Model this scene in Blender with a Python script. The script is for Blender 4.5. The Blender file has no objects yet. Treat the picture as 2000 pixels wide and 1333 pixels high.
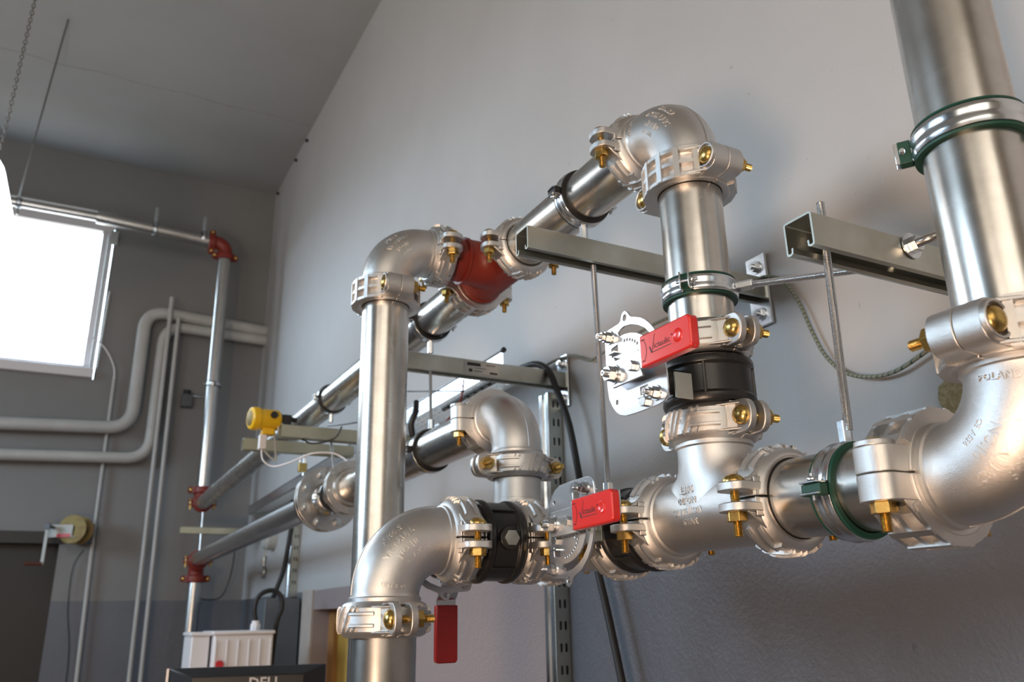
import bpy, bmesh, math, random
from math import sin, cos, pi, radians, sqrt
from mathutils import Vector, Matrix

random.seed(4)
SC = bpy.context.scene
COL = SC.collection
V = Vector
# ---------------------------------------------------------------- camera
YAW, PITCH, ROLL = radians(27.949), radians(18.517), radians(-1.055)
cf = V((sin(YAW)*cos(PITCH), cos(YAW)*cos(PITCH), sin(PITCH)))
cr = V((cos(YAW), -sin(YAW), 0)); cu = cr.cross(cf)
cr2 = cos(ROLL)*cr + sin(ROLL)*cu; cu2 = -sin(ROLL)*cr + cos(ROLL)*cu
cam_data = bpy.data.cameras.new('camera')
cam = bpy.data.objects.new('camera', cam_data); COL.objects.link(cam)
cam.matrix_world = Matrix(((cr2.x, cu2.x, -cf.x, 0), (cr2.y, cu2.y, -cf.y, 0), (cr2.z, cu2.z, -cf.z, 0), (0, 0, 0, 1)))
cam_data.sensor_width = 22.3
cam_data.lens = 22.3*1601.7/2000
cam_data.clip_start = 0.02
cam_data.dof.use_dof = True
cam_data.dof.focus_distance = 1.0
cam_data.dof.aperture_fstop = 4.8
SC.camera = cam
# ---------------------------------------------------------------- view and sky
SC.view_settings.view_transform = 'Standard'
SC.view_settings.look = 'None'
SC.view_settings.gamma = 1
SC.view_settings.use_curve_mapping = False
SC.view_settings.exposure = 0.22
SC.cycles.use_denoising = True
SC.cycles.max_bounces = 8
SC.cycles.sample_clamp_indirect = 6
SC.cycles.caustics_reflective = False
SC.cycles.caustics_refractive = False
world = bpy.data.worlds.new('world'); SC.world = world
world.use_nodes = True
wn = world.node_tree.nodes; wl = world.node_tree.links
bg = wn['Background']
wt = wn.new('ShaderNodeTexCoord'); ws = wn.new('ShaderNodeSeparateXYZ'); wr = wn.new('ShaderNodeValToRGB')
wl.new(wt.outputs['Generated'], ws.inputs[0]); wl.new(ws.outputs['Z'], wr.inputs[0]); wl.new(wr.outputs[0], bg.inputs[0])
wr.color_ramp.elements[0].position = 0.0; wr.color_ramp.elements[0].color = (.16, .155, .14, 1)      # ground below the horizon
wr.color_ramp.elements[1].position = 0.03; wr.color_ramp.elements[1].color = (0.66, 0.84, 1.0, 1)    # overcast sky
bg.inputs[1].default_value = 15

XW, YF, ZF = 1.11, 6.17, -1.35      # right wall, far wall, floor
XL, YN = -4.6, -3.4                 # left wall, near wall
def ceil_z(y): return 3.06 + 0.0385*y
LWIN = [(1.7, 4.2)]   # windows of the left wall (y range)
LWZ = (0.80, 2.30)
FWIN = (-1.75, -0.012, 1.60, 2.87)

def portal(name, loc, rot, sx, sy):
    ld = bpy.data.lights.new(name, 'AREA'); ld.shape = 'RECTANGLE'; ld.size = sx; ld.size_y = sy
    ld.cycles.is_portal = True
    o = bpy.data.objects.new(name, ld); COL.objects.link(o); o.location = loc; o.rotation_euler = rot
    return o
for (a, b) in LWIN:
    portal('window_portal', (XL-0.02, (a+b)/2, sum(LWZ)/2), (0, radians(-90), 0), LWZ[1]-LWZ[0], b-a)
portal('window_portal', ((FWIN[0]+FWIN[1])/2, YF+0.3, (FWIN[2]+FWIN[3])/2), (radians(-90), 0, 0), FWIN[1]-FWIN[0], FWIN[3]-FWIN[2])
# warm fill light added low behind the camera, out of view
WARM_FILL = V((-1.35, -.55, -.85))
fl_d = bpy.data.lights.new('added_warm_light', 'AREA'); fl = bpy.data.objects.new('added_warm_light', fl_d); COL.objects.link(fl)
fl_d.shape = 'RECTANGLE'; fl_d.size = .55; fl_d.size_y = .40; fl_d.energy = 44; fl_d.color = (1.0, .68, .46)
FDIR = (V((1.0, 1.0, .8))-WARM_FILL).normalized()
fl.location = WARM_FILL; fl.rotation_euler = FDIR.to_track_quat('-Z', 'Z').to_euler()

# ---------------------------------------------------------------- materials
def nmat(name):
    m = bpy.data.materials.new(name); m.use_nodes = True
    nt = m.node_tree; b = nt.nodes['Principled BSDF']
    return m, nt, b
def setp(b, color=None, rough=None, metal=None, spec=None, coat=None):
    if color is not None: b.inputs['Base Color'].default_value = (*color, 1)
    if rough is not None: b.inputs['Roughness'].default_value = rough
    if metal is not None: b.inputs['Metallic'].default_value = metal
    if spec is not None: b.inputs['Specular IOR Level'].default_value = spec
    if coat is not None: b.inputs['Coat Weight'].default_value = coat; b.inputs['Coat Roughness'].default_value = .12
def noise(nt, scale, detail=3, rough=.55, vec=None, coord='Object'):
    tc = nt.nodes.new('ShaderNodeTexCoord'); n = nt.nodes.new('ShaderNodeTexNoise')
    n.inputs['Scale'].default_value = scale; n.inputs['Detail'].default_value = detail; n.inputs['Roughness'].default_value = rough
    src = tc.outputs[coord]
    if vec:
        mp = nt.nodes.new('ShaderNodeMapping'); mp.inputs['Scale'].default_value = vec
        nt.links.new(src, mp.inputs[0]); src = mp.outputs[0]
    nt.links.new(src, n.inputs['Vector']); return n
def ramp(nt, src, p0, c0, p1, c1):
    r = nt.nodes.new('ShaderNodeValToRGB'); e = r.color_ramp.elements
    e[0].position = p0; e[0].color = (*c0, 1); e[1].position = p1; e[1].color = (*c1, 1)
    nt.links.new(src, r.inputs[0]); return r
def bump(nt, b, src, strength, dist):
    bn = nt.nodes.new('ShaderNodeBump'); bn.inputs['Strength'].default_value = strength; bn.inputs['Distance'].default_value = dist
    nt.links.new(src, bn.inputs['Height']); nt.links.new(bn.outputs[0], b.inputs['Normal']); return bn
def simple(name, color, rough=.5, metal=0., nscale=None, ncol=None, bscale=None, bstr=.2, bdist=.001, coat=None, spec=None, rvar=0):
    m, nt, b = nmat(name); setp(b, color, rough, metal, spec, coat)
    if nscale:
        n = noise(nt, nscale); r = ramp(nt, n.outputs[0], .3, color, .7, ncol or [c*.8 for c in color])
        nt.links.new(r.outputs[0], b.inputs['Base Color'])
        if rvar:
            mr = nt.nodes.new('ShaderNodeMapRange'); mr.inputs[1].default_value = .3; mr.inputs[2].default_value = .7
            mr.inputs[3].default_value = rough-rvar; mr.inputs[4].default_value = rough+rvar
            nt.links.new(n.outputs[0], mr.inputs[0]); nt.links.new(mr.outputs[0], b.inputs['Roughness'])
    if bscale:
        n2 = noise(nt, bscale, 4, .6); bump(nt, b, n2.outputs[0], bstr, bdist)
    return m
M = {}
M['cast'] = simple('galvanised_casting', (.70, .695, .69), .38, 1, 18, (.60, .595, .59), 1100, .55, .0005, rvar=.05)
M['castred'] = simple('red_painted_casting', (.24, .026, .014), .45, 0, 20, (.18, .02, .012), 300, .25, .0008)
M['zinc'] = simple('bright_zinc_steel', (.74, .77, .80), .22, 1, 60, (.62, .65, .68), rvar=.05)
M['zincplate'] = simple('bright_zinc_plate', (.80, .82, .85), .26, 1, 30, (.74, .76, .80), 900, .1, .0003)
M['strut'] = simple('galvanised_strut_steel', (.55, .57, .53), .38, 1, 14, (.44, .45, .40), 200, .08, .0005, rvar=.07)
M['strutfar'] = simple('zinc_chromate_strut_steel', (.50, .53, .45), .45, 1, 10, (.42, .44, .36))
M['yzinc'] = simple('yellow_zinc_bolt_steel', (.66, .46, .16), .28, 1, 120, (.50, .33, .10), 600, .15, .0004, rvar=.06)
M['black'] = simple('black_enamel_casting', (.012, .012, .013), .32, 0, None, None, 420, .25, .0006)
M['blackrubber'] = simple('black_rubber', (.010, .010, .011), .55)
M['green'] = simple('dark_green_rubber', (.006, .055, .038), .5)
M['redgrip'] = simple('red_vinyl_grip', (.62, .022, .018), .28, 0, None, None, 160, .12, .0006, coat=.4)
M['ink'] = simple('black_print', (.02, .015, .02), .5)
M['castink'] = simple('recess_grime', (.16, .15, .15), .6, 1)
M['white'] = simple('white_painted_pipework', (.50, .50, .49), .45, 0, 8, (.44, .44, .43))
M['upvc'] = simple('white_window_plastic', (.72, .70, .72), .4)
M['stick'] = simple('paper_sticker', (.55, .56, .56), .6)
M['label'] = simple('white_label', (.75, .75, .78), .5)
M['yellow'] = simple('yellow_enamel', (.80, .50, .012), .35, 0, None, None, 200, .1, .0005)
M['brass'] = simple('brass', (.55, .45, .18), .35, 1)
M['grey'] = simple('light_grey_plastic', (.46, .47, .45), .5)
M['dark'] = simple('dark_plastic', (.012, .012, .014), .4)
M['darkpanel'] = simple('black_door_leaf', (.010, .010, .010), .5)
M['lintel'] = simple('dark_lintel', (.035, .032, .030), .6)
M['silver'] = simple('silver_logo', (.42, .42, .44), .35, .6)
M['steelgrey'] = simple('grey_painted_steel', (.10, .11, .125), .5)
M['gold'] = simple('yellow_passivated_drum', (.26, .21, .08), .6, .6, 30, (.20, .13, .06))
M['wood'] = simple('ochre_door_paint', (.52, .33, .07), .5, 0, 6, (.45, .27, .05))
M['woodfr'] = simple('brown_door_head', (.36, .17, .05), .6)
M['reveal'] = simple('beige_reveal_plaster', (.50, .44, .40), .7, 0, 9, (.42, .37, .34))
M['chain'] = simple('dull_chain_steel', (.25, .24, .23), .5, 1)
M['redbtn'] = simple('red_button', (.55, .02, .03), .4)
M['redwire'] = simple('dark_red_wire', (.22, .03, .02), .5)
M['handgrip'] = simple('maroon_crank_grip', (.10, .03, .02), .5)
M['putty'] = simple('crumbled_filler', (.42, .37, .22), .9, 0, 160, (.22, .18, .09), 200, .5, .003)
M['lampbody'] = simple('lamp_housing', (.7, .7, .72), .5)

def emit(name, col, s):
    m, nt, b = nmat(name); setp(b, (0, 0, 0), .5)
    b.inputs['Emission Color'].default_value = (*col, 1); b.inputs['Emission Strength'].default_value = s
    return m
M['lamp'] = emit('lamp_diffuser_light', (.92, .96, 1.0), 4.0)

def stainless():
    m, nt, b = nmat('brushed_stainless_steel'); setp(b, (.60, .58, .55), .27, 1)
    n = noise(nt, 30, 4, .6); r = ramp(nt, n.outputs[0], .3, (.63, .61, .58), .72, (.53, .505, .47)); nt.links.new(r.outputs[0], b.inputs['Base Color'])
    n2 = noise(nt, 9, 3, .6)
    mr = nt.nodes.new('ShaderNodeMapRange'); mr.inputs[1].default_value = .3; mr.inputs[2].default_value = .7
    mr.inputs[3].default_value = .24; mr.inputs[4].default_value = .30
    nt.links.new(n2.outputs[0], mr.inputs[0]); nt.links.new(mr.outputs[0], b.inputs['Roughness'])
    b.inputs['Anisotropic'].default_value = .0
    return m
M['steel'] = stainless()
def steelfar():
    m, nt, b = nmat('dull_stainless_steel'); setp(b, (.60, .59, .58), .27, 1)
    n = noise(nt, 8, 4, .6, (6, 6, 1)); r = ramp(nt, n.outputs[0], .3, (.64, .63, .62), .7, (.50, .49, .48)); nt.links.new(r.outputs[0], b.inputs['Base Color'])
    return m
M['steelfar'] = steelfar()

def wallpaint(name, k):
    m, nt, b = nmat(name)
    geo = nt.nodes.new('ShaderNodeNewGeometry'); sep = nt.nodes.new('ShaderNodeSeparateXYZ')
    nt.links.new(geo.outputs['Position'], sep.inputs[0])
    nz = noise(nt, 30, 2); ad = nt.nodes.new('ShaderNodeMath'); ad.operation = 'MULTIPLY_ADD'
    nt.links.new(nz.outputs[0], ad.inputs[0]); ad.inputs[1].default_value = .006; nt.links.new(sep.outputs['Z'], ad.inputs[2])
    lt = nt.nodes.new('ShaderNodeMath'); lt.operation = 'LESS_THAN'; lt.inputs[1].default_value = .139
    nt.links.new(ad.outputs[0], lt.inputs[0])
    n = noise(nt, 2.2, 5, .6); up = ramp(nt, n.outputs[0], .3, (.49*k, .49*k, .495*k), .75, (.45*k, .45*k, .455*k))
    n2 = noise(nt, 3, 4, .6); lo = ramp(nt, n2.outputs[0], .3, (.128, .140, .170), .75, (.108, .120, .148))
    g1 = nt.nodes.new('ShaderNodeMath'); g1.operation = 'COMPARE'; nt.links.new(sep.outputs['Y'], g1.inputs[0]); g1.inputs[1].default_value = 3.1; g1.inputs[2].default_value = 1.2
    lo2 = nt.nodes.new('ShaderNodeMix'); lo2.data_type = 'RGBA'; nt.links.new(g1.outputs[0], lo2.inputs[0]); nt.links.new(lo.outputs[0], lo2.inputs[6]); lo2.inputs[7].default_value = (.34, .285, .29, 1)  # lower band turns pinkish along the middle stretch of the right wall
    mx = nt.nodes.new('ShaderNodeMix'); mx.data_type = 'RGBA'
    nt.links.new(lt.outputs[0], mx.inputs[0]); nt.links.new(up.outputs[0], mx.inputs[6]); nt.links.new(lo2.outputs[2], mx.inputs[7])
    # small scuffs
    v = noise(nt, 45, 2, .5); sc = ramp(nt, v.outputs[0], .735, (1, 1, 1), .78, (.72, .72, .72))
    mm = nt.nodes.new('ShaderNodeMix'); mm.data_type = 'RGBA'; mm.blend_type = 'MULTIPLY'; mm.inputs[0].default_value = .8
    nt.links.new(mx.outputs[2], mm.inputs[6]); nt.links.new(sc.outputs[0], mm.inputs[7])
    nt.links.new(mm.outputs[2], b.inputs['Base Color'])
    mr = nt.nodes.new('ShaderNodeMapRange'); mr.inputs[3].default_value = .62; mr.inputs[4].default_value = .36
    nt.links.new(lt.outputs[0], mr.inputs[0]); nt.links.new(mr.outputs[0], b.inputs['Roughness'])
    n3 = noise(nt, 120, 5, .62); n4 = noise(nt, 22, 3, .6)
    a2 = nt.nodes.new('ShaderNodeMath'); a2.operation = 'ADD'; nt.links.new(n3.outputs[0], a2.inputs[0]); nt.links.new(n4.outputs[0], a2.inputs[1])
    bn = bump(nt, b, a2.outputs[0], .5, .0035)
    m3 = nt.nodes.new('ShaderNodeMapRange'); m3.inputs[3].default_value = .28; m3.inputs[4].default_value = .65
    nt.links.new(lt.outputs[0], m3.inputs[0]); nt.links.new(m3.outputs[0], bn.inputs['Strength'])
    return m
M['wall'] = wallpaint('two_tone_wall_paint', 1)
M['wallfar'] = wallpaint('two_tone_end_wall_shaded', .46)  # same wall paint; the far end's shade is put into a darker upper tone
M['glow_panel'] = emit('added_warm_glow', (1.0, .89, .75), 2.2)  # added glow for warm reflections, on panels behind the camera
M['leftwall'] = simple('dark_grey_wall_paint', (.13, .13, .14), .6, 0, 3, (.10, .10, .11))
M['nearwall'] = simple('cream_wall_paint', (.55, .47, .38), .7, 0, 3, (.50, .43, .34))
M['ceiling'] = simple('ceiling_paint', (.36, .365, .365), .8, 0, 1.2, (.32, .325, .32), 60, .2, .003)
M['crack'] = simple('ceiling_crack_line', (.24, .23, .20), .9, 0, 30, (.34, .33, .32))
def floorm():
    m, nt, b = nmat('floor_tiles'); setp(b, None, .4)
    tc = nt.nodes.new('ShaderNodeTexCoord'); br = nt.nodes.new('ShaderNodeTexBrick')
    br.inputs['Color1'].default_value = (.17, .13, .10, 1); br.inputs['Color2'].default_value = (.14, .105, .08, 1); br.inputs['Mortar'].default_value = (.2, .17, .14, 1)
    br.inputs['Scale'].default_value = 3; br.inputs['Mortar Size'].default_value = .01; br.offset = 0; br.inputs['Brick Width'].default_value = 1; br.inputs['Row Height'].default_value = 1
    nt.links.new(tc.outputs['Object'], br.inputs['Vector']); nt.links.new(br.outputs[0], b.inputs['Base Color'])
    return m
M['floor'] = floorm()
def glassm():
    m, nt, b = nmat('window_glass'); setp(b, (1, 1, 1), .0)
    b.inputs['Transmission Weight'].default_value = 1; b.inputs['IOR'].default_value = 1.02; b.inputs['Alpha'].default_value = .15
    return m
M['glass'] = glassm()

# ---------------------------------------------------------------- geometry helpers
def obj(name, bm, mat, parent=None, smooth=35, bevel=None, label=None, weld=False):
    if weld: bmesh.ops.remove_doubles(bm, verts=bm.verts, dist=1e-5)
    bmesh.ops.recalc_face_normals(bm, faces=bm.faces)
    me = bpy.data.meshes.new(name); bm.to_mesh(me); bm.free()
    return link(name, me, mat, parent, smooth, bevel, label)
def link(name, me, mat, parent=None, smooth=35, bevel=None, label=None):
    if isinstance(mat, (list, tuple)):
        for k in mat: me.materials.append(M[k])
    else: me.materials.append(M[mat])
    if smooth:
        me.shade_smooth(); me.set_sharp_from_angle(angle=radians(smooth))
    o = bpy.data.objects.new(name, me); COL.objects.link(o)
    if parent is not None: o.parent = parent
    if bevel:
        md = o.modifiers.new('bevel', 'BEVEL'); md.width = bevel; md.segments = 2; md.limit_method = 'ANGLE'; md.angle_limit = radians(38)
    if label: o['label'] = label
    return o
def tag(o, label, cat, group=None):
    o['label'] = label; o['category'] = cat
    if group: o['group'] = group
    return o
def thing(name, label, cat, mat4=None, group=None):
    o = bpy.data.objects.new(name, None); COL.objects.link(o); o.empty_display_size = .02
    if mat4 is not None: o.matrix_world = mat4
    return tag(o, label, cat, group)
def struct(name, bm, m, parent=None, **k):
    o = obj(name, bm, m, parent, **k)
    if parent is None: o['kind'] = 'structure'
    return o
def frame(loc, z, x=None):
    z = V(z).normalized()
    if x is None: x = V((1, 0, 0)) if abs(z.x) < .9 else V((0, 0, 1))
    x = V(x); x = (x - x.dot(z)*z).normalized(); y = z.cross(x)
    return Matrix(((x.x, y.x, z.x, loc[0]), (x.y, y.y, z.y, loc[1]), (x.z, y.z, z.z, loc[2]), (0, 0, 0, 1)))
def box(bm, x0, x1, y0, y1, z0, z1, mt=None):
    vs = [bm.verts.new(p) for p in ((x0,y0,z0),(x1,y0,z0),(x1,y1,z0),(x0,y1,z0),(x0,y0,z1),(x1,y0,z1),(x1,y1,z1),(x0,y1,z1))]
    if mt is not None:
        for v in vs: v.co = mt @ v.co
    for f in ((0,3,2,1),(4,5,6,7),(0,1,5,4),(1,2,6,5),(2,3,7,6),(3,0,4,7)): bm.faces.new([vs[i] for i in f])
def lathe(bm, prof, mt=None, seg=48, closed=False, a0=0, a1=2*pi, cap=True):
    """prof: list of (r, z); spun about z"""
    full = abs(a1-a0-2*pi) < 1e-6
    n = seg if full else seg+1
    rings = []
    for (r, z) in prof:
        ring = []
        for i in range(n):
            a = a0 + (a1-a0)*i/seg
            p = V((r*cos(a), r*sin(a), z))
            ring.append(bm.verts.new(mt @ p if mt is not None else p))
        rings.append(ring)
    m = len(prof); cnt = m if closed else m-1
    for k in range(cnt):
        A, B = rings[k], rings[(k+1) % m]
        for i in range(n if full else n-1):
            j = (i+1) % n
            bm.faces.new((A[i], A[j], B[j], B[i]))
    if closed and not full:
        bm.faces.new([r[0] for r in rings]); bm.faces.new([r[-1] for r in reversed(rings)])
    if cap and not closed and full:
        if prof[0][0] > 1e-7: bm.faces.new(list(reversed(rings[0])))
        if prof[-1][0] > 1e-7: bm.faces.new(rings[-1])
def cyl(bm, p0, p1, r, seg=24, r1=None):
    p0, p1 = V(p0), V(p1); d = p1-p0
    lathe(bm, [(r, 0), (r if r1 is None else r1, d.length)], frame(p0, d), seg)
def hexa(bm, p0, p1, r):
    cyl(bm, p0, p1, r, 6)
def sweep(bm, pts, rad, seg=16, cap=True, up=None):
    pts = [V(p) for p in pts]; n = len(pts); rads = rad if isinstance(rad, (list, tuple)) else [rad]*n
    t = [(pts[min(i+1, n-1)]-pts[max(i-1, 0)]).normalized() for i in range(n)]
    x = up or (V((0, 0, 1)) if abs(t[0].z) < .9 else V((1, 0, 0)))
    rings = []
    for i in range(n):
        x = (x - x.dot(t[i])*t[i]).normalized(); y = t[i].cross(x)
        rings.append([bm.verts.new(pts[i] + rads[i]*(cos(2*pi*k/seg)*x + sin(2*pi*k/seg)*y)) for k in range(seg)])
    for i in range(n-1):
        for k in range(seg):
            j = (k+1) % seg; bm.faces.new((rings[i][k], rings[i][j], rings[i+1][j], rings[i+1][k]))
    if cap: bm.faces.new(list(reversed(rings[0]))); bm.faces.new(rings[-1])
def smoothpts(pts, n=8):
    pts = [V(p) for p in pts]; out = []
    for i in range(len(pts)-1):
        p0 = pts[max(i-1, 0)]; p1 = pts[i]; p2 = pts[i+1]; p3 = pts[min(i+2, len(pts)-1)]
        for k in range(n):
            t = k/n
            out.append(.5*((2*p1)+(-p0+p2)*t+(2*p0-5*p1+4*p2-p3)*t*t+(-p0+3*p1-3*p2+p3)*t**3))
    out.append(pts[-1]); return out
def prism(bm, poly, h0, h1, mt=None):
    """2D outline in local xy, extruded local z h0..h1"""
    f = lambda p: (mt @ V(p)) if mt is not None else V(p)
    A = [bm.verts.new(f((x, y, h0))) for x, y in poly]; B = [bm.verts.new(f((x, y, h1))) for x, y in poly]
    n = len(poly)
    bm.faces.new(list(reversed(A))); bm.faces.new(B)
    for i in range(n):
        j = (i+1) % n; bm.faces.new((A[i], A[j], B[j], B[i]))
def thread(bm, p0, p1, r, pitch=.0015, seg=12, depth=.0007):
    p0, p1 = V(p0), V(p1); L = (p1-p0).length; n = max(2, int(L/pitch)); prof = []
    for i in range(n):
        prof += [(r-depth, L*i/n), (r, L*(i+.5)/n)]
    prof.append((r-depth, L)); lathe(bm, prof, frame(p0, p1-p0), seg)
def plate_mesh(outer, holes, thick, bev=0.0, name='plate'):
    """flat plate with holes, local xy, centred on z=0"""
    cu_ = bpy.data.curves.new(name, 'CURVE'); cu_.dimensions = '2D'; cu_.fill_mode = 'BOTH'
    cu_.extrude = thick/2-bev; cu_.bevel_depth = bev; cu_.bevel_resolution = 1; cu_.offset = -bev
    for loop in [outer]+holes:
        s = cu_.splines.new('POLY'); s.points.add(len(loop)-1); s.use_cyclic_u = True
        for i, p in enumerate(loop): s.points[i].co = (p[0], p[1], 0, 1)
    o = bpy.data.objects.new(name, cu_); COL.objects.link(o)
    dg = bpy.context.evaluated_depsgraph_get(); dg.update()
    me = bpy.data.meshes.new_from_object(o.evaluated_get(dg)); bpy.data.objects.remove(o); bpy.data.curves.remove(cu_)
    return me
def circ(cx, cy, r, n=16, ry=None):
    ry = ry or r
    return [(cx+r*cos(2*pi*i/n), cy+ry*sin(2*pi*i/n)) for i in range(n)]
def slot(cx, cy, w, h, n=6):
    """vertical slot w wide, h tall"""
    r = w/2; out = []
    for i in range(n+1): out.append((cx+r*cos(pi*i/n), cy+h/2-r+r*sin(pi*i/n)))
    for i in range(n+1): out.append((cx+r*cos(pi+pi*i/n), cy-h/2+r+r*sin(pi+pi*i/n)))
    return out
_tc = {}
def text_geo(s, size, ext=.0005, bold=False):
    k = (s, size, ext, bold)
    if k in _tc: return _tc[k]
    c = bpy.data.curves.new('t', 'FONT'); c.body = s; c.size = size; c.extrude = ext; c.resolution_u = 2; c.align_x = 'CENTER'; c.align_y = 'CENTER'
    if bold: c.offset = size*.02
    o = bpy.data.objects.new('t', c); COL.objects.link(o)
    dg = bpy.context.evaluated_depsgraph_get(); dg.update()
    me = bpy.data.meshes.new_from_object(o.evaluated_get(dg)); bpy.data.objects.remove(o); bpy.data.curves.remove(c)
    r = ([v.co.copy() for v in me.vertices], [list(p.vertices) for p in me.polygons]); bpy.data.meshes.remove(me)
    _tc[k] = r; return r
def text_on(bm, s, size, fn, ext=.0005, bold=False):
    vs, fs = text_geo(s, size, ext, bold)
    nv = [bm.verts.new(fn(v.x, v.y, v.z)) for v in vs]
    for f in fs:
        try: bm.faces.new([nv[i] for i in f])
        except ValueError: pass

# ---------------------------------------------------------------- the room
bm = bmesh.new()
box(bm, XL, XW+.3, YN, YF+.3, ZF-.1, ZF); struct('floor', bm, 'floor')
bm = bmesh.new()
box(bm, XL-.3, XW+.35, YN-.2, YF+.4, 0, .15)
for v in bm.verts: v.co.z += ceil_z(v.co.y)
struct('ceiling', bm, 'ceiling')
def wall_with_openings(name, axis, c0, c1, a0, a1, z0, z1, openings, mat='wall'):
    """axis 'x': wall plane at x=c0..c1 running along y; axis 'y': plane at y=c0..c1 running along x"""
    bm = bmesh.new()
    xs = sorted({a0, a1} | {o[0] for o in openings} | {o[1] for o in openings}); zs = sorted({z0, z1} | {o[2] for o in openings} | {o[3] for o in openings})
    for i in range(len(xs)-1):
        for j in range(len(zs)-1):
            mx, mz = (xs[i]+xs[i+1])/2, (zs[j]+zs[j+1])/2
            if any(o[0] < mx < o[1] and o[2] < mz < o[3] for o in openings): continue
            if axis == 'x': box(bm, c0, c1, xs[i], xs[i+1], zs[j], zs[j+1])
            else: box(bm, xs[i], xs[i+1], c0, c1, zs[j], zs[j+1])
    bmesh.ops.remove_doubles(bm, verts=bm.verts, dist=1e-5)
    # drop internal faces
    seen = {}
    for f in list(bm.faces):
        key = tuple(sorted(v.index for v in f.verts))
    bm.verts.index_update(); seen = {}
    for f in bm.faces: seen.setdefault(frozenset(v.index for v in f.verts), []).append(f)
    bmesh.ops.delete(bm, geom=[f for l in seen.values() if len(l) > 1 for f in l], context='FACES_ONLY')
    return struct(name, bm, mat)
DOOR2 = (3.45, 4.24, ZF, .045)
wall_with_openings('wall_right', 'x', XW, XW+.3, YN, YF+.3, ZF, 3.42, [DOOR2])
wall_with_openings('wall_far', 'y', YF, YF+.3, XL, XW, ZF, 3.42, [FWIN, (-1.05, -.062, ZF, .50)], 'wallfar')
wall_with_openings('wall_left', 'x', XL-.3, XL, YN, YF+.3, ZF, 3.42, [(a, b, LWZ[0], LWZ[1]) for a, b in LWIN], 'leftwall')
wall_with_openings('wall_near', 'y', YN-.2, YN, XL-.3, XW+.3, ZF, 3.1, [], 'nearwall')
# ceiling joint line
bm = bmesh.new(); pts = []
for i in range(60):
    x = -3.0 + i*4.1/59; y = 4.985 + .01*sin(i*.9)+random.uniform(-.006, .006)
    pts.append((x, y))
for i in range(59):
    (x0, y0), (x1, y1) = pts[i], pts[i+1]; w = .003+.0025*abs(sin(i*1.7))
    vs = [bm.verts.new((x, y+d, ceil_z(y+d)-.001)) for x, y, d in ((x0, y0, -w), (x1, y1, -w), (x1, y1, w), (x0, y0, w))]
    bm.faces.new(vs)
struct('trim_1', bm, 'crack')
# far window
def window(name, x0, x1, y, z0, z1, fw=.075, mull=()):
    bm = bmesh.new()
    for (a, b, c, d) in ((x0, x1, z0, z0+fw), (x0, x1, z1-fw, z1), (x0, x0+fw, z0+fw, z1-fw), (x1-fw, x1, z0+fw, z1-fw)): box(bm, a, b, y, y+.07, c, d)
    for mx in mull: box(bm, mx-.045, mx+.045, y-.01, y+.06, z0+fw, z1-fw)
    w = struct(name, bm, 'upvc', bevel=.006)
    bm = bmesh.new(); box(bm, x0+fw*.6, x1-fw*.6, y+.03, y+.036, z0+fw*.6, z1-fw*.6); obj('glass_pane', bm, 'glass', w, smooth=None)
    return w
window('window_1', FWIN[0], FWIN[1]-.005, YF+.16, 1.665, 2.865, .075, (-.95,))
bm = bmesh.new(); box(bm, FWIN[0]-.02, FWIN[1]-.002, YF-.05, YF+.3, 1.60, 1.665); struct('trim_2', bm, 'upvc', bevel=.004)
bm = bmesh.new()   # blind guide at the window's side
cyl(bm, (-.045, YF+.02, 2.70), (-.040, YF-.03, 1.66), .007, 8); cyl(bm, (.012, YF-.02, 2.25), (.002, YF-.02, 1.68), .008, 8)
box(bm, -.035, .015, YF-.03, YF-.001, 2.62, 2.72)
obj('blind_guide', bm, 'grey'); tag(bpy.data.objects['blind_guide'], 'thin grey blind guide rods along the right edge of the bright far window', 'blind rail')
k = 3
for i, (a, b) in enumerate(LWIN):
    bm = bmesh.new()
    for (c, d, e, f) in ((a, b, LWZ[0], LWZ[0]+.06), (a, b, LWZ[1]-.06, LWZ[1]), (a, a+.06, LWZ[0], LWZ[1]), (b-.06, b, LWZ[0], LWZ[1]), ((a+b)/2-.04, (a+b)/2+.04, LWZ[0], LWZ[1])):
        box(bm, XL-.2, XL-.14, c, d, e, f)
    w = struct('window_%d' % (i+3), bm, 'upvc')
bm = bmesh.new()  # added frame for an unseen glowing panel on the closed near wall
for (a, b, c, d) in ((-4.4, -.3, .20, .27), (-4.4, -.3, 2.73, 2.8), (-4.4, -4.33, .2, 2.8), (-.37, -.3, .2, 2.8)): box(bm, a, b, YN+.001, YN+.06, c, d)
w = struct('window_5', bm, 'upvc')
bm = bmesh.new(); n = 90
for i in range(n):
    x0, x1 = -4.34+3.98*i/n, -4.34+3.98*(i+1)/n; y0, y1 = YN+.025+.012*sin(i*1.1), YN+.025+.012*sin((i+1)*1.1)
    bm.faces.new([bm.verts.new(p) for p in ((x0, y0, .24), (x1, y1, .24), (x1, y1, 2.76), (x0, y0, 2.76))])
obj('glow_panel', bm, 'glow_panel', w, weld=True)
bm = bmesh.new()  # second added frame and glowing panel, out of view on the left wall
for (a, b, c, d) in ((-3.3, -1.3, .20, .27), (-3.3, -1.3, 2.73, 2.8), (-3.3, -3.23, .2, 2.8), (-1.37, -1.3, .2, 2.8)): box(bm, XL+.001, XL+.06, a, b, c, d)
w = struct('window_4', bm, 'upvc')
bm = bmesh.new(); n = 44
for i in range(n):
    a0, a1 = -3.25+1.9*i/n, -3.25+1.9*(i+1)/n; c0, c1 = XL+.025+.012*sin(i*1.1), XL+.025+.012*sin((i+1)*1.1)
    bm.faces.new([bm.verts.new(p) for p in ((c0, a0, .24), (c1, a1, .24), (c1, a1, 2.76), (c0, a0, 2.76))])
obj('glow_panel', bm, 'glow_panel', w, weld=True)
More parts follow.
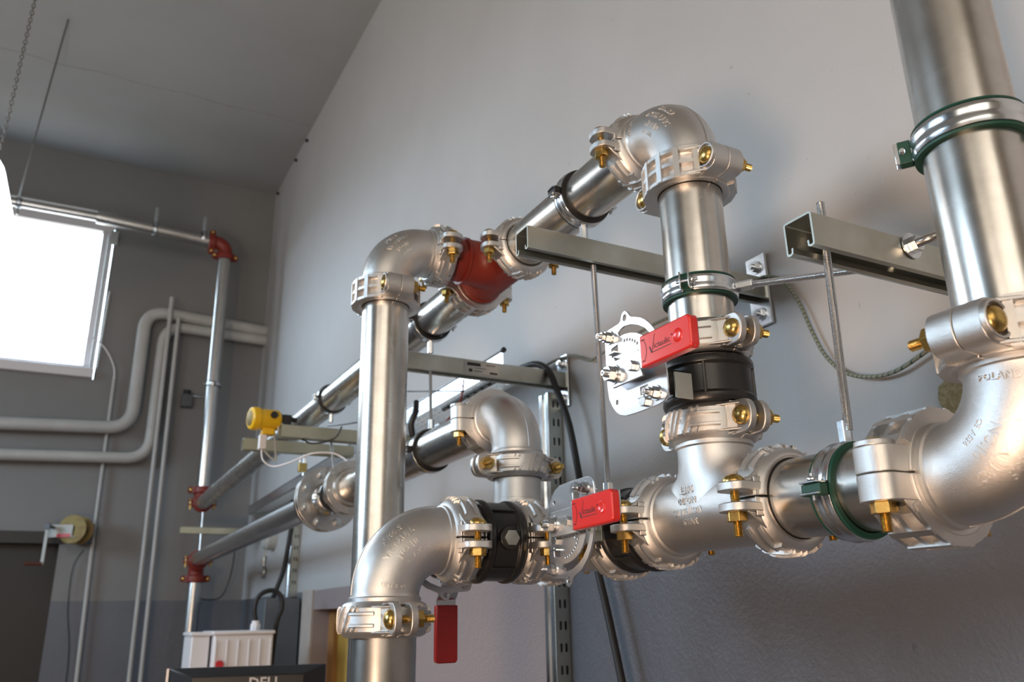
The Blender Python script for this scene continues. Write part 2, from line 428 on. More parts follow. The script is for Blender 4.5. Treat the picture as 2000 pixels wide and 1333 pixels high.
# door opening in the far wall
bm = bmesh.new(); box(bm, -1.05, -.062, YF+.10, YF+.14, ZF, .50); d1 = struct('door_1', bm, 'darkpanel')
bm = bmesh.new(); box(bm, -1.15, -.05, YF-.015, YF+.10, .49, .565); struct('trim_3', bm, 'lintel')
# ochre door in the right wall
bm = bmesh.new(); box(bm, XW+.10, XW+.15, DOOR2[0], DOOR2[1], ZF, .0); d2 = struct('door_2', bm, 'wood')
bm = bmesh.new(); box(bm, XW+.08, XW+.099, DOOR2[0], DOOR2[1], -.020, .045); box(bm, XW+.08, XW+.099, DOOR2[1]-.10, DOOR2[1], ZF, -.020); obj('door_frame', bm, 'woodfr', d2)
bm = bmesh.new(); box(bm, XW+.08, XW+.099, 3.90, 3.94, ZF, -.05); obj('door_stile', bm, 'wood', d2)
bm = bmesh.new(); box(bm, XW-.010, XW-.0005, DOOR2[1], DOOR2[1]+.20, ZF, .139); struct('trim_4', bm, 'reveal')
# plug holes along the ceiling corner
for y, z in ((5.10, 3.20), (5.42, 3.215), (6.02, 3.235)):
    bm = bmesh.new(); cyl(bm, (XW-.02, y, z), (XW-.0005, y, z), .014, 10, .009)
    o = obj('wall_hook', bm, 'dark'); tag(o, 'small dark plug high on the right wall just below the ceiling corner', 'wall plug', 'plugs under the ceiling')

# ---------------------------------------------------------------- pipe fittings
R = .04445
X1, Y1 = .7246, .811
ZB = .118
def pipe(label, p0, p1, mat='steel', r=R, seg=72, group=None, ends=True):
    p0, p1 = V(p0), V(p1); L = (p1-p0).length
    bm = bmesh.new(); lathe(bm, [(r-.003, 0), (r, 0), (r, L), (r-.003, L)], None, seg, closed=True)
    o = obj('pipe', bm, mat, smooth=50); o.matrix_world = frame(p0, p1-p0); return tag(o, label, 'pipe', group or 'steel pipes of the rack')
def elbow_path(C, d1, d2, ce, st, n=20):
    C, d1, d2 = V(C), V(d1), V(d2); rc = ce-st; pts = []; k = C+rc*d1+rc*d2
    for i in range(n+1):
        a = pi/2*i/n
        pts.append(k - rc*cos(a)*d2 - rc*sin(a)*d1)
    return pts
def elbow(label, C, d1, d2, mat='cast', ce=.108, st=.032, texts=(), scale=1.0, seg=48, e1=0, e2=0, back=(), collar_mat=None):
    """90 degree grooved elbow; ends at C+ce*d1 and C+ce*d2 (the path runs from d1 end to d2 end)"""
    C, d1, d2 = V(C), V(d1).normalized(), V(d2).normalized(); ce *= scale; st *= scale; s = scale
    rb = .0472*s
    t = thing('pipe_elbow', label, 'pipe elbow', Matrix.Translation(C), 'grooved pipe elbows')
    bm = bmesh.new(); arc = elbow_path((0, 0, 0), d1, d2, ce, st, 28)
    pts = []; rad = []
    for (dist, r) in ((ce+e1, .0438*s), (ce-.008*s, .0438*s), (ce-.0085*s, R*s), (ce-.022*s, R*s)): pts.append(d1*dist); rad.append(r)
    for (dist, r) in ((ce-.0222*s, rb+.0026*s), (ce-.028*s, rb+.0028*s), (ce-.0295*s, rb+.0005*s)): pts.append(d1*dist); rad.append(r)
    n = len(arc)
    for i, p in enumerate(arc):
        pts.append(p); rad.append(rb + .0012*s*sin(pi*i/(n-1)))
    for (dist, r) in ((ce-.0295*s, rb+.0005*s), (ce-.028*s, rb+.0028*s), (ce-.0222*s, rb+.0026*s), (ce-.022*s, R*s), (ce-.0085*s, R*s), (ce-.008*s, .0438*s), (ce+e2, .0438*s)): pts.append(d2*dist); rad.append(r)
    # tangents from the ideal path
    nrm = d1.cross(d2).normalized()
    tang = []
    m = 7
    for i in range(len(pts)):
        if i < m: tang.append(-d1)
        elif i >= len(pts)-m: tang.append(d2)
        else:
            a = pi/2*(i-m)/(n-1); tang.append((-cos(a)*d1 + sin(a)*d2))
    rings = []
    for p, r, tg in zip(pts, rad, tang):
        y = tg.cross(nrm)
        rings.append([bm.verts.new(p + r*(cos(2*pi*q/seg)*nrm + sin(2*pi*q/seg)*y)) for q in range(seg)])
    for i in range(len(rings)-1):
        for q in range(seg):
            j = (q+1) % seg; bm.faces.new((rings[i][q], rings[i][j], rings[i+1][j], rings[i+1][q]))
    bm.faces.new(rings[0]); bm.faces.new(list(reversed(rings[-1])))
    obj('elbow_body', bm, mat, t, smooth=30)
    # casting seam on the outside of the bend
    rc = ce-st; K = rc*d1+rc*d2
    def surf(a, phi, h):
        """a: angle along the bend (0 at the d1 end), phi: angle round the tube measured from the side normal nrm towards the outside"""
        cen = K - rc*cos(a)*d2 - rc*sin(a)*d1
        out = (-cos(a)*d2 - sin(a)*d1)
        return cen + (rb+.0012*s+h)*(cos(phi)*nrm + sin(phi)*out)
    bm = bmesh.new()
    for i in range(24):
        a0, a1 = pi/2*i/24, pi/2*(i+1)/24
        q = [surf(a0, pi/2-.012, -.0004), surf(a1, pi/2-.012, -.0004), surf(a1, pi/2, .0006), surf(a0, pi/2, .0006), surf(a1, pi/2+.012, -.0004), surf(a0, pi/2+.012, -.0004)]
        v = [bm.verts.new(x) for x in q]; bm.faces.new((v[0], v[1], v[2], v[3])); bm.faces.new((v[3], v[2], v[4], v[5]))
    obj('casting_seam', bm, mat, t, weld=True)
    for part in ([q for q in texts if q[0] != 'POLAND'], [q for q in texts if q[0] == 'POLAND']):
        if not part: continue
        bm = bmesh.new()
        for (txt, size, a_c, phi_c, rot, side) in part:
            ca, sa = cos(rot), sin(rot)
            def fn(x, y, z):
                u = x*ca - y*sa; w = x*sa + y*ca
                rr = rc + rb*sin(phi_c)
                if side < 0: u = -u
                if side > 0: return surf(a_c + u/max(rr, .03), phi_c + w/rb, z+.0001)
                return surf(a_c + u/max(rr, .03), pi - (phi_c + w/rb), z+.0001)
            text_on(bm, txt, size, fn, .0008, True)
        obj('raised_lettering', bm, mat, t, smooth=None)
    return t
def dome(bm, mt, r=.0125, h=.0085):
    prof = [(r*1.0, 0)]+[(r*cos(a), h*sin(a)+.0012) for a in [i*pi/2/7 for i in range(7)]]+[(0, h+.0012)]
    lathe(bm, prof, mt, 24, cap=False)
def halfring(bm, prof, a0, a1, seg=40):
    lathe(bm, prof, None, seg, closed=True, a0=a0, a1=a1)
def coupling(label, C, axis, pad, style='A', mat='cast', s=1.0, nutlen=.016, boltmat='yzinc', detail=True, halfmats=None):
    """axis: pipe direction, pad: direction of bolt pads, heads face +local y (= axis x pad)"""
    t = thing('pipe_coupling', label, 'pipe coupling', frame(C, axis, pad) @ Matrix.Scale(s, 4), 'bolted pipe couplings')
    if style == 'A':
        prof = [(.0450, -.022), (.0450, .022), (.0505, .0235), (.0560, .0205), (.0600, .0150), (.0605, 0), (.0600, -.0150), (.0560, -.0205), (.0505, -.0235)]
        bx = .0730; ga, gb = .0065, .0165
    else:
        prof = [(.0450, -.022), (.0450, .022), (.0520, .0238), (.0560, .0238), (.0565, .0170), (.0550, .0160), (.0550, -.0160), (.0565, -.0170), (.0560, -.0238), (.0520, -.0238)]
        bx = .0705; ga, gb = .0004, .0255
    for sgn in (1, -1):
        bm = bmesh.new()
        e = radians(1.0)
        halfring(bm, prof, (e if sgn > 0 else pi+e), (pi-e if sgn > 0 else 2*pi-e), 44)
        for px in (1, -1):
            # lug outline in the x-z plane
            ol = []
            for i in range(13):
                a = -pi/2 + pi*i/12
                ol.append((bx + .0165*cos(a)**.8 if cos(a) > 0 else bx, .0205*sin(a)))
            ol = [(.046, -.0215)] + [(x, z) for x, z in ol] + [(.046, .0215)]
            # prism axis along y
            mt = Matrix(((px, 0, 0, 0), (0, 0, sgn, 0), (0, 1, 0, 0), (0, 0, 0, 1)))
            if style == 'A':
                # curved lug plate: thicker at its root, with two side webs
                prism(bm, ol, ga, gb, mt)
                for zz in (-1, 1):
                    box(bm, min(px*.046, px*.062), max(px*.046, px*.062), min(sgn*.0006, sgn*.022), max(sgn*.0006, sgn*.022), zz*.0205-.0025*(zz > 0), zz*.0205+.0025*(zz < 0))
                w = [(.046, .0165), (.072, .0165), (.046, .036)]
                for zz in (-.0175, .0145):
                    A = [bm.verts.new((px*x, sgn*y, zz)) for x, y in w]; B = [bm.verts.new((px*x, sgn*y, zz+.003)) for x, y in w]
                    bm.faces.new(A); bm.faces.new(B)
                    for i in range(3):
                        j = (i+1) % 3; bm.faces.new((A[i], A[j], B[j], B[i]))
                web = [(.046, .0165), (.0655, .0165), (.046, .031)]
                A = [bm.verts.new((px*x, sgn*y, -.0175)) for x, y in web]; B = [bm.verts.new((px*x, sgn*y, .0175)) for x, y in web]
                bm.faces.new(A); bm.faces.new(B)
                for i in range(3):
                    j = (i+1) % 3; bm.faces.new((A[i], A[j], B[j], B[i]))
            else:
                prism(bm, ol, ga, gb, mt)
                # raised collar cupping the bolt head
                if sgn > 0:
                    cm = Matrix.Translation((px*bx, gb-.0005, 0)) @ Matrix.Rotation(-pi/2, 4, 'X')
                    lathe(bm, [(.0145, 0), (.0185, 0), (.0178, .0060), (.0150, .0060)], cm, 32, closed=True)
                w = [(.046, gb-.001), (.068, gb-.001), (.046, .046)]
                for zz in (-.0205, .0165):
                    A = [bm.verts.new((px*x, sgn*y, zz)) for x, y in w]; B = [bm.verts.new((px*x, sgn*y, zz+.004)) for x, y in w]
                    bm.faces.new(A); bm.faces.new(B)
                    for i in range(3):
                        j = (i+1) % 3; bm.faces.new((A[i], A[j], B[j], B[i]))
        h = obj('housing_half', bm, mat, t, smooth=32, bevel=.0016 if detail else None)
        # raised ribs
        bm = bmesh.new(); o0 = 0 if sgn > 0 else pi
        if style == 'A' and detail:
            def seg_rib(a0, z0, a1, z1, w=.0020, hh=.0055, rr=.0600, n=10):
                ln = sqrt((rr*(a1-a0))**2+(z1-z0)**2); nx, nz = -(z1-z0)/ln, rr*(a1-a0)/ln
                prev = None
                for i in range(n+1):
                    tt = i/n; a = a0+(a1-a0)*tt; z = z0+(z1-z0)*tt; ring = []
                    base = rr-.0012-max(0, (abs(z)-.013))*.55
                    for (k2, hh2) in ((-1.5, 0), (-.7, hh), (.7, hh), (1.5, 0)):
                        aa = a + nx*w*k2/rr; z2 = z+nz*w*k2
                        ring.append(bm.verts.new(((base+hh2)*cos(aa+o0), (base+hh2)*sin(aa+o0), z2)))
                    if prev:
                        for q in range(3): bm.faces.new((prev[q], prev[q+1], ring[q+1], ring[q]))
                    else: bm.faces.new(ring)
                    prev = ring
                bm.faces.new(prev)
            for (a0, a1) in ((32, 66), (114, 148)):
                for z in (-.0075, .0075): seg_rib(radians(a0), z, radians(a1), z)
            for ac in (72, 86, 94, 108):
                dz = .017 if ac in (86, 94) else .0165
                seg_rib(radians(ac-6), -dz, radians(ac+6), dz, w=.0014)
            seg_rib(radians(60), .0075, radians(118), .0075, w=.001, hh=.0018); seg_rib(radians(62), -.0075, radians(120), -.0075, w=.001, hh=.0018)
            for ac in (58, 66, 100, 120): 
                seg_rib(radians(ac), .0100, radians(ac+3), .0175, w=.0012, n=3); seg_rib(radians(ac-2), -.0175, radians(ac+1), -.0100, w=.0012, n=3)
            def fnr(x, y, z): return V(((.0604+z)*cos(x/.06+pi/2+o0), (.0604+z)*sin(x/.06+pi/2+o0), y))
            text_on(bm, 'ZERO', .0075, lambda x, y, z: fnr(-x*1.0+.0105, -y, z), .0010, True)
            text_on(bm, 'FLEX', .0075, lambda x, y, z: fnr(-x*1.0-.0135, -y, z), .0010, True)
        elif detail:
            def blk(a0, a1, z0, z1, r0=.0535, r1=.0615):
                n = max(1, int((a1-a0)/radians(6))); P = []
                for i in range(n+1):
                    a = a0+(a1-a0)*i/n+o0
                    P.append([bm.verts.new((r*cos(a), r*sin(a), z)) for r, z in ((r0, z0), (r1, z0), (r1, z1), (r0, z1))])
                for i in range(n):
                    for q in range(4): bm.faces.new((P[i][q], P[i][(q+1) % 4], P[i+1][(q+1) % 4], P[i+1][q]))
                bm.faces.new(P[0]); bm.faces.new(P[-1])
            blk(radians(28), radians(152), .0180, .0232, .0545, .0652); blk(radians(28), radians(152), -.0232, -.0180, .0545, .0652)
            blk(radians(29), radians(151), -.0026, .0026, .0542, .0648)
            for ac in (30, 54, 78, 102, 126, 150): blk(radians(ac-3.4), radians(ac+3.4), -.0226, .0226, .0538, .0666)
        if len(bm.verts): obj('rib_pattern', bm, mat, h, smooth=30)
        else: bm.free()
    top = gb
    for px in (1, -1):
        b = bmesh.new()
        up = Matrix.Translation((px*bx, top, 0)) @ Matrix.Rotation(-pi/2, 4, 'X')
        dome(b, up)
        if detail: thread(b, (px*bx, top, 0), (px*bx, -top-.011-nutlen, 0), .0052, .0015, 14, .0007)
        else: cyl(b, (px*bx, top, 0), (px*bx, -top-.011-nutlen, 0), .0052, 10)
        bo = obj('track_bolt', b, boltmat, t, smooth=40)
        b = bmesh.new(); hexa(b, (px*bx, -top, 0), (px*bx, -top-.0105, 0), .0120); obj('hex_nut', b, boltmat, bo, smooth=None, bevel=.0008)
    b = bmesh.new(); lathe(b, [(.0444, -.0232), (.0450, -.0232), (.0450, .0232), (.0444, .0232)], None, 48, closed=True); obj('gasket', b, 'blackrubber', t)
    return t
def tee(label, C, run, br, mat='cast', ce=.108, texts=(), e=(0, 0, 0)):
    """run: direction of the through run, br: branch direction"""
    mt = frame(C, br, run)     # local x=run, z=branch
    t = thing('pipe_tee', label, 'pipe tee', mt, 'grooved pipe tees')
    bm = bmesh.new(); rb = .0472
    def endprof(sg):
        return [(.0438, sg*(ce)), (.0438, sg*(ce-.008)), (R, sg*(ce-.0085)), (R, sg*(ce-.022)), (rb+.0026, sg*(ce-.0222)), (rb+.0028, sg*(ce-.028)), (rb, sg*(ce-.0300))]
    prof = endprof(1)+list(reversed(endprof(-1)))
    lathe(bm, prof, Matrix.Rotation(pi/2, 4, 'Y'), 64)
    rings = []
    n = 64
    ep = endprof(1)
    for (r, z) in ep: rings.append([bm.verts.new((r*cos(2*pi*i/n), r*sin(2*pi*i/n), z)) for i in range(n)])
    steps = 14
    br_rings = [[] for _ in range(steps+1)]
    for i in range(n):
        th = 2*pi*i/n; c, s_ = cos(th), sin(th)
        h0 = ce-.034
        P0 = V((rb*c, rb*s_, h0))
        ph = math.asin(max(-1, min(1, s_*.999)))
        P1 = V((rb*c, rb*s_, max(.012, rb*cos(ph))*1.02))
        ph2 = max(-pi/2, min(pi/2, ph))*1.0
        xr = (rb+.034)*c
        zz = rb*cos(ph2) if abs(c) > .02 else 0
        P2 = V((xr, rb*sin(ph2), rb*cos(ph2)-.0006))
        for k2 in range(steps+1):
            tt = k2/steps
            p = (1-tt)**2*P0 + 2*tt*(1-tt)*P1 + tt*tt*P2
            br_rings[k2].append(bm.verts.new(p))
    rings += br_rings
    for a in range(len(rings)-1):
        for q in range(n):
            j = (q+1) % n; bm.faces.new((rings[a][q], rings[a][j], rings[a+1][j], rings[a+1][q]))
    bm.faces.new(rings[0])
    obj('tee_body', bm, mat, t, smooth=40)
    if texts:
        bm = bmesh.new()
        for (txt, size, x_c, ang, rot, side, box_) in texts:
            ca, sa = cos(rot), sin(rot)
            def fn(x, y, z):
                u = x*ca-y*sa; w = x*sa+y*ca
                a = ang + w/rb
                if a > 0: return V((x_c+side*u, side*-(rb+z+.0001), rb*a))
                return V((x_c+side*u, side*-(rb+z+.0001)*cos(a), (rb+z+.0001)*sin(a)))
            text_on(bm, txt, size, fn, .0010, True)
        obj('raised_lettering', bm, mat, t, smooth=None)
    return t
def valve_body(t, L, seg=64):
    bm = bmesh.new(); h = L/2
    prof = [(.0438, -h+.002), (.0438, -h+.022), (.0505, -h+.0225), (.0590, -h+.026), (.0610, -h+.030), (.0610, -h+.036), (.0575, -h+.039), (.0575, h-.039), (.0610, h-.036), (.0610, h-.030), (.0590, h-.026), (.0505, h-.0225), (.0438, h-.022), (.0438, h-.002)]
    lathe(bm, prof, None, seg)
    for k in range(4):
        a = pi/4+k*pi/2
        mt = Matrix.Rotation(a, 4, 'Z')
        box(bm, .055, .0605, -.002, .002, -h+.036, h-.036, mt)
    # stem bosses on both sides of the x axis
    cyl(bm, (.045, 0, 0), (.082, 0, 0), .0165, 24); cyl(bm, (-.045, 0, 0), (-.066, 0, 0), .0165, 24)
    obj('valve_body', bm, 'black', t, smooth=30, bevel=.0008)
    bm = bmesh.new(); hexa(bm, (-.066, 0, 0), (-.0705, 0, 0), .0120); obj('hex_plug', bm, 'strut', t, smooth=None, bevel=.0005)
PLATE = [(14, 82), (18, 80.5), (21.5, 77), (26, 71.2), (30, 68.6), (34, 67.5), (47, 62.5), (56, 56.5), (64, 49.5), (71.6, 40.4), (78, 29), (83, 15), (86.5, 0), (88.5, -20), (88.8, -37), (87, -46), (81, -51.5), (72, -53.4), (53, -53.8), (26, -54), (3.6, -53), (-9, -49), (-17, -43.5), (-24, -35), (-29.7, -24.6), (-32, -10), (-32.4, 4), (-32.6, 17), (-32.4, 42), (-31.9, 58.5), (-30, 64), (-26.2, 67.1), (-20, 68), (-13.5, 68.2), (0, 69), (4.5, 71), (6.3, 75), (8.4, 79.6)]
SLOT = [(-2, 57), (5, 60.5), (12, 61.5), (26, 59.5), (41, 53.8), (53, 46.5), (62.6, 37), (70, 25), (75, 12), (77.5, 0), (68, 0), (66, 10), (61.5, 22), (54.5, 32.5), (47, 39.7), (37.4, 45.2), (25, 49.6), (12, 51.6), (1.4, 51.8)]
def butterfly(label, C, axis, stem, lever, L=.113, flip=1, lever_s=1.0, text=True, plate_x=None):
    """stem: direction of the handle side; lever: direction the lever points"""
    axis, stem, lever = V(axis), V(stem), V(lever)
    t = thing('butterfly_valve', label, 'valve', frame(C, axis, stem), 'butterfly valves')
    valve_body(t, L)
    # everything on the handle side is laid out in a frame x=lever, y=up side, z=stem
    inv = t.matrix_world.inverted()
    HL = frame(C, stem, lever)           # local x=lever, y=stem x lever, z=stem
    H = frame(C, stem, plate_x) if plate_x is not None else HL
    def child(o, m): o.parent = t; o.matrix_parent_inverse = Matrix.Identity(4); o.matrix_local = inv @ m; return o
    f = flip
    outer = [(x/1000, f*y/1000) for x, y in PLATE]; hole = [(x/1000, f*y/1000) for x, y in SLOT]
    holes = [hole, circ(.0142, f*.0725, .0040), circ(-.0127, f*-.0319, .0028), circ(.0384, f*.0194, .0034)]
    for i in range(11):
        a = radians(88-i*8.6); holes.append(circ(.0075+.0385*cos(a)+.002, f*(.0045+.0385*sin(a)), .0017, 10))
    holes.append([(x/1000, f*y/1000) for x, y in ((-19, 40), (-4, 42), (-4, 30), (-19, 28))])
    holes.append([(x/1000, f*y/1000) for x, y in ((36, -25), (52, -25), (52, -40), (36, -40))])
    me = plate_mesh(outer, holes, .0026, .0005, 'notched_plate')
    z0 = .1385
    p = link('notched_plate', me, 'zincplate', None, smooth=30); child(p, H @ Matrix.Translation((0, 0, z0)))
    # bracket tabs folded through the plate windows, studs and spacers
    for (a, b, c, d) in ((-.019, -.004, .031, .033), (.038, .050, -.040, -.0375)):
        bm = bmesh.new(); box(bm, a, b, min(f*c, f*d), max(f*c, f*d), -.006+z0, z0+.0075); child(obj('stop_tab', bm, 'zinc'), H)
    for (x, y) in ((-.0216, .0563), (.0668, -.0388)):
        bm = bmesh.new()
        cyl(bm, (x, f*y, z0-.016), (x, f*y, z0+.020), .0034, 16); 
        lathe(bm, [(.0034, 0), (.0095, 0), (.0095, .0016), (.0034, .0016)], Matrix.Translation((x, f*y, z0+.0013)), 24, closed=True)
        hexa(bm, (x, f*y, z0+.003), (x, f*y, z0+.0095), .0074); hexa(bm, (x, f*y, z0+.0100), (x, f*y, z0+.0150), .0058)
        lathe(bm, [(.0034, z0+.015), (.0034, z0+.018), (.0012, z0+.0215), (0, z0+.0215)], Matrix.Translation((x, f*y, 0)), 12, cap=False)
        lathe(bm, [(.0034, 0), (.0075, 0), (.0075, .004), (.0034, .004)], Matrix.Translation((x, f*y, z0-.006)), 20, closed=True)
        child(obj('mounting_stud', bm, 'zinc', smooth=30), H)
    for (x, y) in ((-.0102, .0190), (.0460, -.0440)):
        bm = bmesh.new(); hexa(bm, (x, f*y, z0+.0010), (x, f*y, z0+.0070), .0070)
        child(obj('hex_bolt', bm, 'zinc', smooth=None, bevel=.0004), H)
    # valve bracket between body and plate, with its data tag
    bm = bmesh.new(); box(bm, -.026, .014, -.020, .020, .078, .083); box(bm, -.006, .006, -.006, .006, .083, z0+.01)
    child(obj('mounting_bracket', bm, 'strut', smooth=None, bevel=.0006), H); bm = bmesh.new()
    box(bm, .062, .0645, -.040, -.008, .082, .108) if f > 0 else box(bm, .062, .0645, .008, .040, .082, .108)
    child(obj('data_tag', bm, 'strut', smooth=None, bevel=.0006), H)
    # lever bar, cranked outwards
    zl = z0+.009; zo = zl+.020
    path = [(-.014, zl), (.058, zl), (.080, zo), (.176*lever_s, zo)]
    bm = bmesh.new(); w = .0170; th = .0032
    secs = []
    for i, (x, z) in enumerate(path):
        hw = w if i else w*.55
        secs.append([bm.verts.new((x, y, z+dz)) for y, dz in ((-hw, 0), (hw, 0), (hw, th), (-hw, th))])
    extra = [bm.verts.new((-.004, y, zl+dz)) for y, dz in ((-w, 0), (w, 0), (w, th), (-w, th))]
    secs.insert(1, extra)
    for i in range(len(secs)-1):
        for q in range(4): bm.faces.new((secs[i][q], secs[i][(q+1) % 4], secs[i+1][(q+1) % 4], secs[i+1][q]))
    bm.faces.new(secs[0]); bm.faces.new(secs[-1])
    lev = child(obj('lever', bm, 'zincplate', smooth=25, bevel=.0008), HL)
    linv = lev.matrix_local.inverted()
    def child2(o): o.parent = lev; return o
    bm = bmesh.new()
    lathe(bm, [(.005, 0), (.0125, 0), (.0125, .0015), (.005, .0015)], Matrix.Translation((0, 0, zl+th)), 28, closed=True)
    lathe(bm, [(.005, 0), (.0105, 0), (.0105, .0022), (.005, .0022)], Matrix.Translation((0, 0, zl+th+.0018)), 28, closed=True)
    hexa(bm, (0, 0, zl+th+.004), (0, 0, zl+th+.0120), .0098)
    lathe(bm, [(.0016, .020), (.0036, .020), (.0050, .0188), (.0056, .010), (.0016, .010)], Matrix.Translation((0, 0, zl+th-.002)), 20, closed=True)
    child2(obj('pivot_nut', bm, 'zinc', smooth=30))
    bm = bmesh.new(); hexa(bm, (.040, 0, zl+th), (.040, 0, zl+th+.006), .0068); child2(obj('hex_bolt', bm, 'zinc', smooth=None, bevel=.0004))
    # vinyl grip
    g0, g1 = .088, .177*lever_s; gw = .0190; gt = .0062; cz = zo+th/2
    bm = bmesh.new()
    pr = []
    rc_ = .006
    for (cx, cy, aa) in ((g1-rc_, gw-rc_, 0), (g0+.002, gw-.002, 90), (g0+.002, -gw+.002, 180), (g1-rc_, -gw+rc_, 270)):
        rr = rc_ if cx > (g0+g1)/2 else .002
        for i in range(6): a = radians(aa+90*i/5); pr.append((cx+rr*cos(a), cy+rr*sin(a)))
    prism(bm, pr, cz-gt, cz+gt)
    grip = child2(obj('grip', bm, 'redgrip', smooth=30, bevel=.0028))
    bm = bmesh.new(); lathe(bm, [(.0014, .0003), (.0045, .0004), (.0062, .0012), (.0072, .0008), (.0080, 0)], Matrix.Translation((g1-.021, 0, cz+gt)), 24)
    d = obj('grip_dimple', bm, 'redgrip', grip)
    bm = bmesh.new()
    zz = cz+gt+.0002
    rot = -1 if f < 0 else 1
    def fl(x, y, z): return V((x, y, zz+z*.3))
    if text:
        text_on(bm, 'ictaulic', .0100, lambda x, y, z: fl(x*1.05+g0+.0405, y, z), .0003)
        # tall tick-shaped initial and underline
        for quad in (((.0175, .001), (.0190, .0018), (.0225, -.0062), (.0212, -.0072)), ((.0212, -.0072), (.0225, -.0062), (.0292, .0135), (.0284, .0135)), ((.0205, -.0066), (.0205, -.0058), (.0570, -.0058), (.0570, -.0066))):
            bm.faces.new([bm.verts.new(fl(g0+x, y, .0004)) for x, y in quad])
        text_on(bm, '\u00ae', .0035, lambda x, y, z: fl(x+g0+.0585, y+.0035, z), .0003)
        text_on(bm, 'OPEN', .0026, lambda x, y, z: fl(x+g0+.0065, y+.0125, z), .0003)
        text_on(bm, 'SHUT', .0026, lambda x, y, z: fl(x+g0+.0065, y-.0125, z), .0003)
        n = 14
        for i in range(n):
            a0 = radians(-38+76*i/n); a1 = radians(-38+76*(i+1)/n); c0 = g0-.005
            wq = .0004
            bm.faces.new([bm.verts.new(fl(c0+rr*cos(a), rr*sin(a), .0004)) for rr, a in ((.0175-wq, a0), (.0175+wq, a0), (.0175+wq, a1), (.0175-wq, a1))])
        obj('printed_lettering', bm, 'ink', grip, smooth=None)
    else: bm.free()
    return t
def clamp(label, C, axis, stud, studlen=.022, liner='green', detail=True, tabs=True, r=R, s=1.0, mat='zinc', group=None):
    t = thing('pipe_clamp', label, 'pipe clamp', frame(C, axis, stud), group or 'round pipe clamps')
    bm = bmesh.new(); lathe(bm, [(r+.0002, -.0150), (r+.0060, -.0150), (r+.0066, -.0125), (r+.0044, -.0120), (r+.0044, .0120), (r+.0066, .0125), (r+.0060, .0150), (r+.0002, .0150)], None, 64, closed=True)
    obj('rubber_liner', bm, liner, t, smooth=40)
    for sg in (0, 1):
        bm = bmesh.new(); e = radians(8)
        pr = [(r+.0045, -.0115), (r+.0068, -.0115), (r+.0078, -.0085), (r+.0084, -.0058), (r+.0070, -.0018), (r+.0070, .0018), (r+.0084, .0058), (r+.0078, .0085), (r+.0068, .0115), (r+.0045, .0115)]
        lathe(bm, pr, None, 40, closed=True, a0=-pi/2+e+sg*pi, a1=pi/2-e+sg*pi)
        sx = 1 if sg == 0 else -1
        for sy in (1, -1):
            x = sx*(r+.005)*sin(e)
            y0, y1 = sorted((sy*(r+.0035), sy*(r+.0225)))
            box(bm, min(x, x-sx*.002), max(x, x-sx*.002), y0, y1, -.0115, .0115)
        obj('band_half', bm, mat, t, smooth=35, bevel=.0005 if detail else None)
    for sy in (1, -1):
        bm = bmesh.new()
        y = sy*(r+.0150)
        thread(bm, (-.013, y, 0), (.016, y, 0), .0027, .0012, 10, .0005) if detail else cyl(bm, (-.013, y, 0), (.016, y, 0), .0027, 8)
        dome(bm, Matrix.Translation((.0085, y, 0)) @ Matrix.Rotation(pi/2, 4, 'Y'), .0052, .0035)
        obj('clamp_screw', bm, mat, t, smooth=40)
        if detail and tabs:
            bm = bmesh.new(); box(bm, -.0075, .0045, y-.002*sy-.006, y-.002*sy+.006, -.0125, .0125); obj('rubber_tab', bm, liner, t, bevel=.001)
    bm = bmesh.new(); hexa(bm, (r+.0070, 0, 0), (r+.0070+studlen, 0, 0), .0078); obj('connector_nut', bm, mat, t, smooth=None, bevel=.0006)
    return t
def rod(label, p0, p1, r=.0048, fine=True, group=None, mat='zinc', name='threaded_rod', bottom_nut=False):
    bm = bmesh.new(); p0, p1 = V(p0), V(p1)
    if fine: thread(bm, (0, 0, 0), p1-p0, r, .0016, 12, .0005)
    else: cyl(bm, (0, 0, 0), p1-p0, r, 12)
    o = obj(name, bm, mat, smooth=40); o.location = p0; return tag(o, label, 'rod', group or 'support rods')
def offset_path(pts, t):
    out = []
    n = len(pts)
    for side in (1, -1):
        L = []
        for i in range(n):
            if i == 0: d = V(pts[1])-V(pts[0]); nn = V((-d.y, d.x)).normalized(); L.append(V(pts[0])+side*t/2*nn)
            elif i == n-1: d = V(pts[-1])-V(pts[-2]); nn = V((-d.y, d.x)).normalized(); L.append(V(pts[-1])+side*t/2*nn)
            else:
                a = (V(pts[i])-V(pts[i-1])).normalized(); b = (V(pts[i+1])-V(pts[i])).normalized()
                na = V((-a.y, a.x)); nb = V((-b.y, b.x)); m = (na+nb).normalized(); L.append(V(pts[i])+side*t/2*m/max(.3, m.dot(na)))
        out.append(L)
    return [tuple(p) for p in out[0]]+[tuple(p) for p in reversed(out[1])]
CH = [(-.0115, -.0125), (-.0120, -.0185), (-.0150, -.0200), (-.0188, -.0190), (-.0193, -.0160), (-.0193, .0178), (-.0175, .0193), (.0175, .0193), (.0193, .0178), (.0193, -.0160), (.0188, -.0190), (.0150, -.0200), (.0120, -.0185), (.0115, -.0125)]
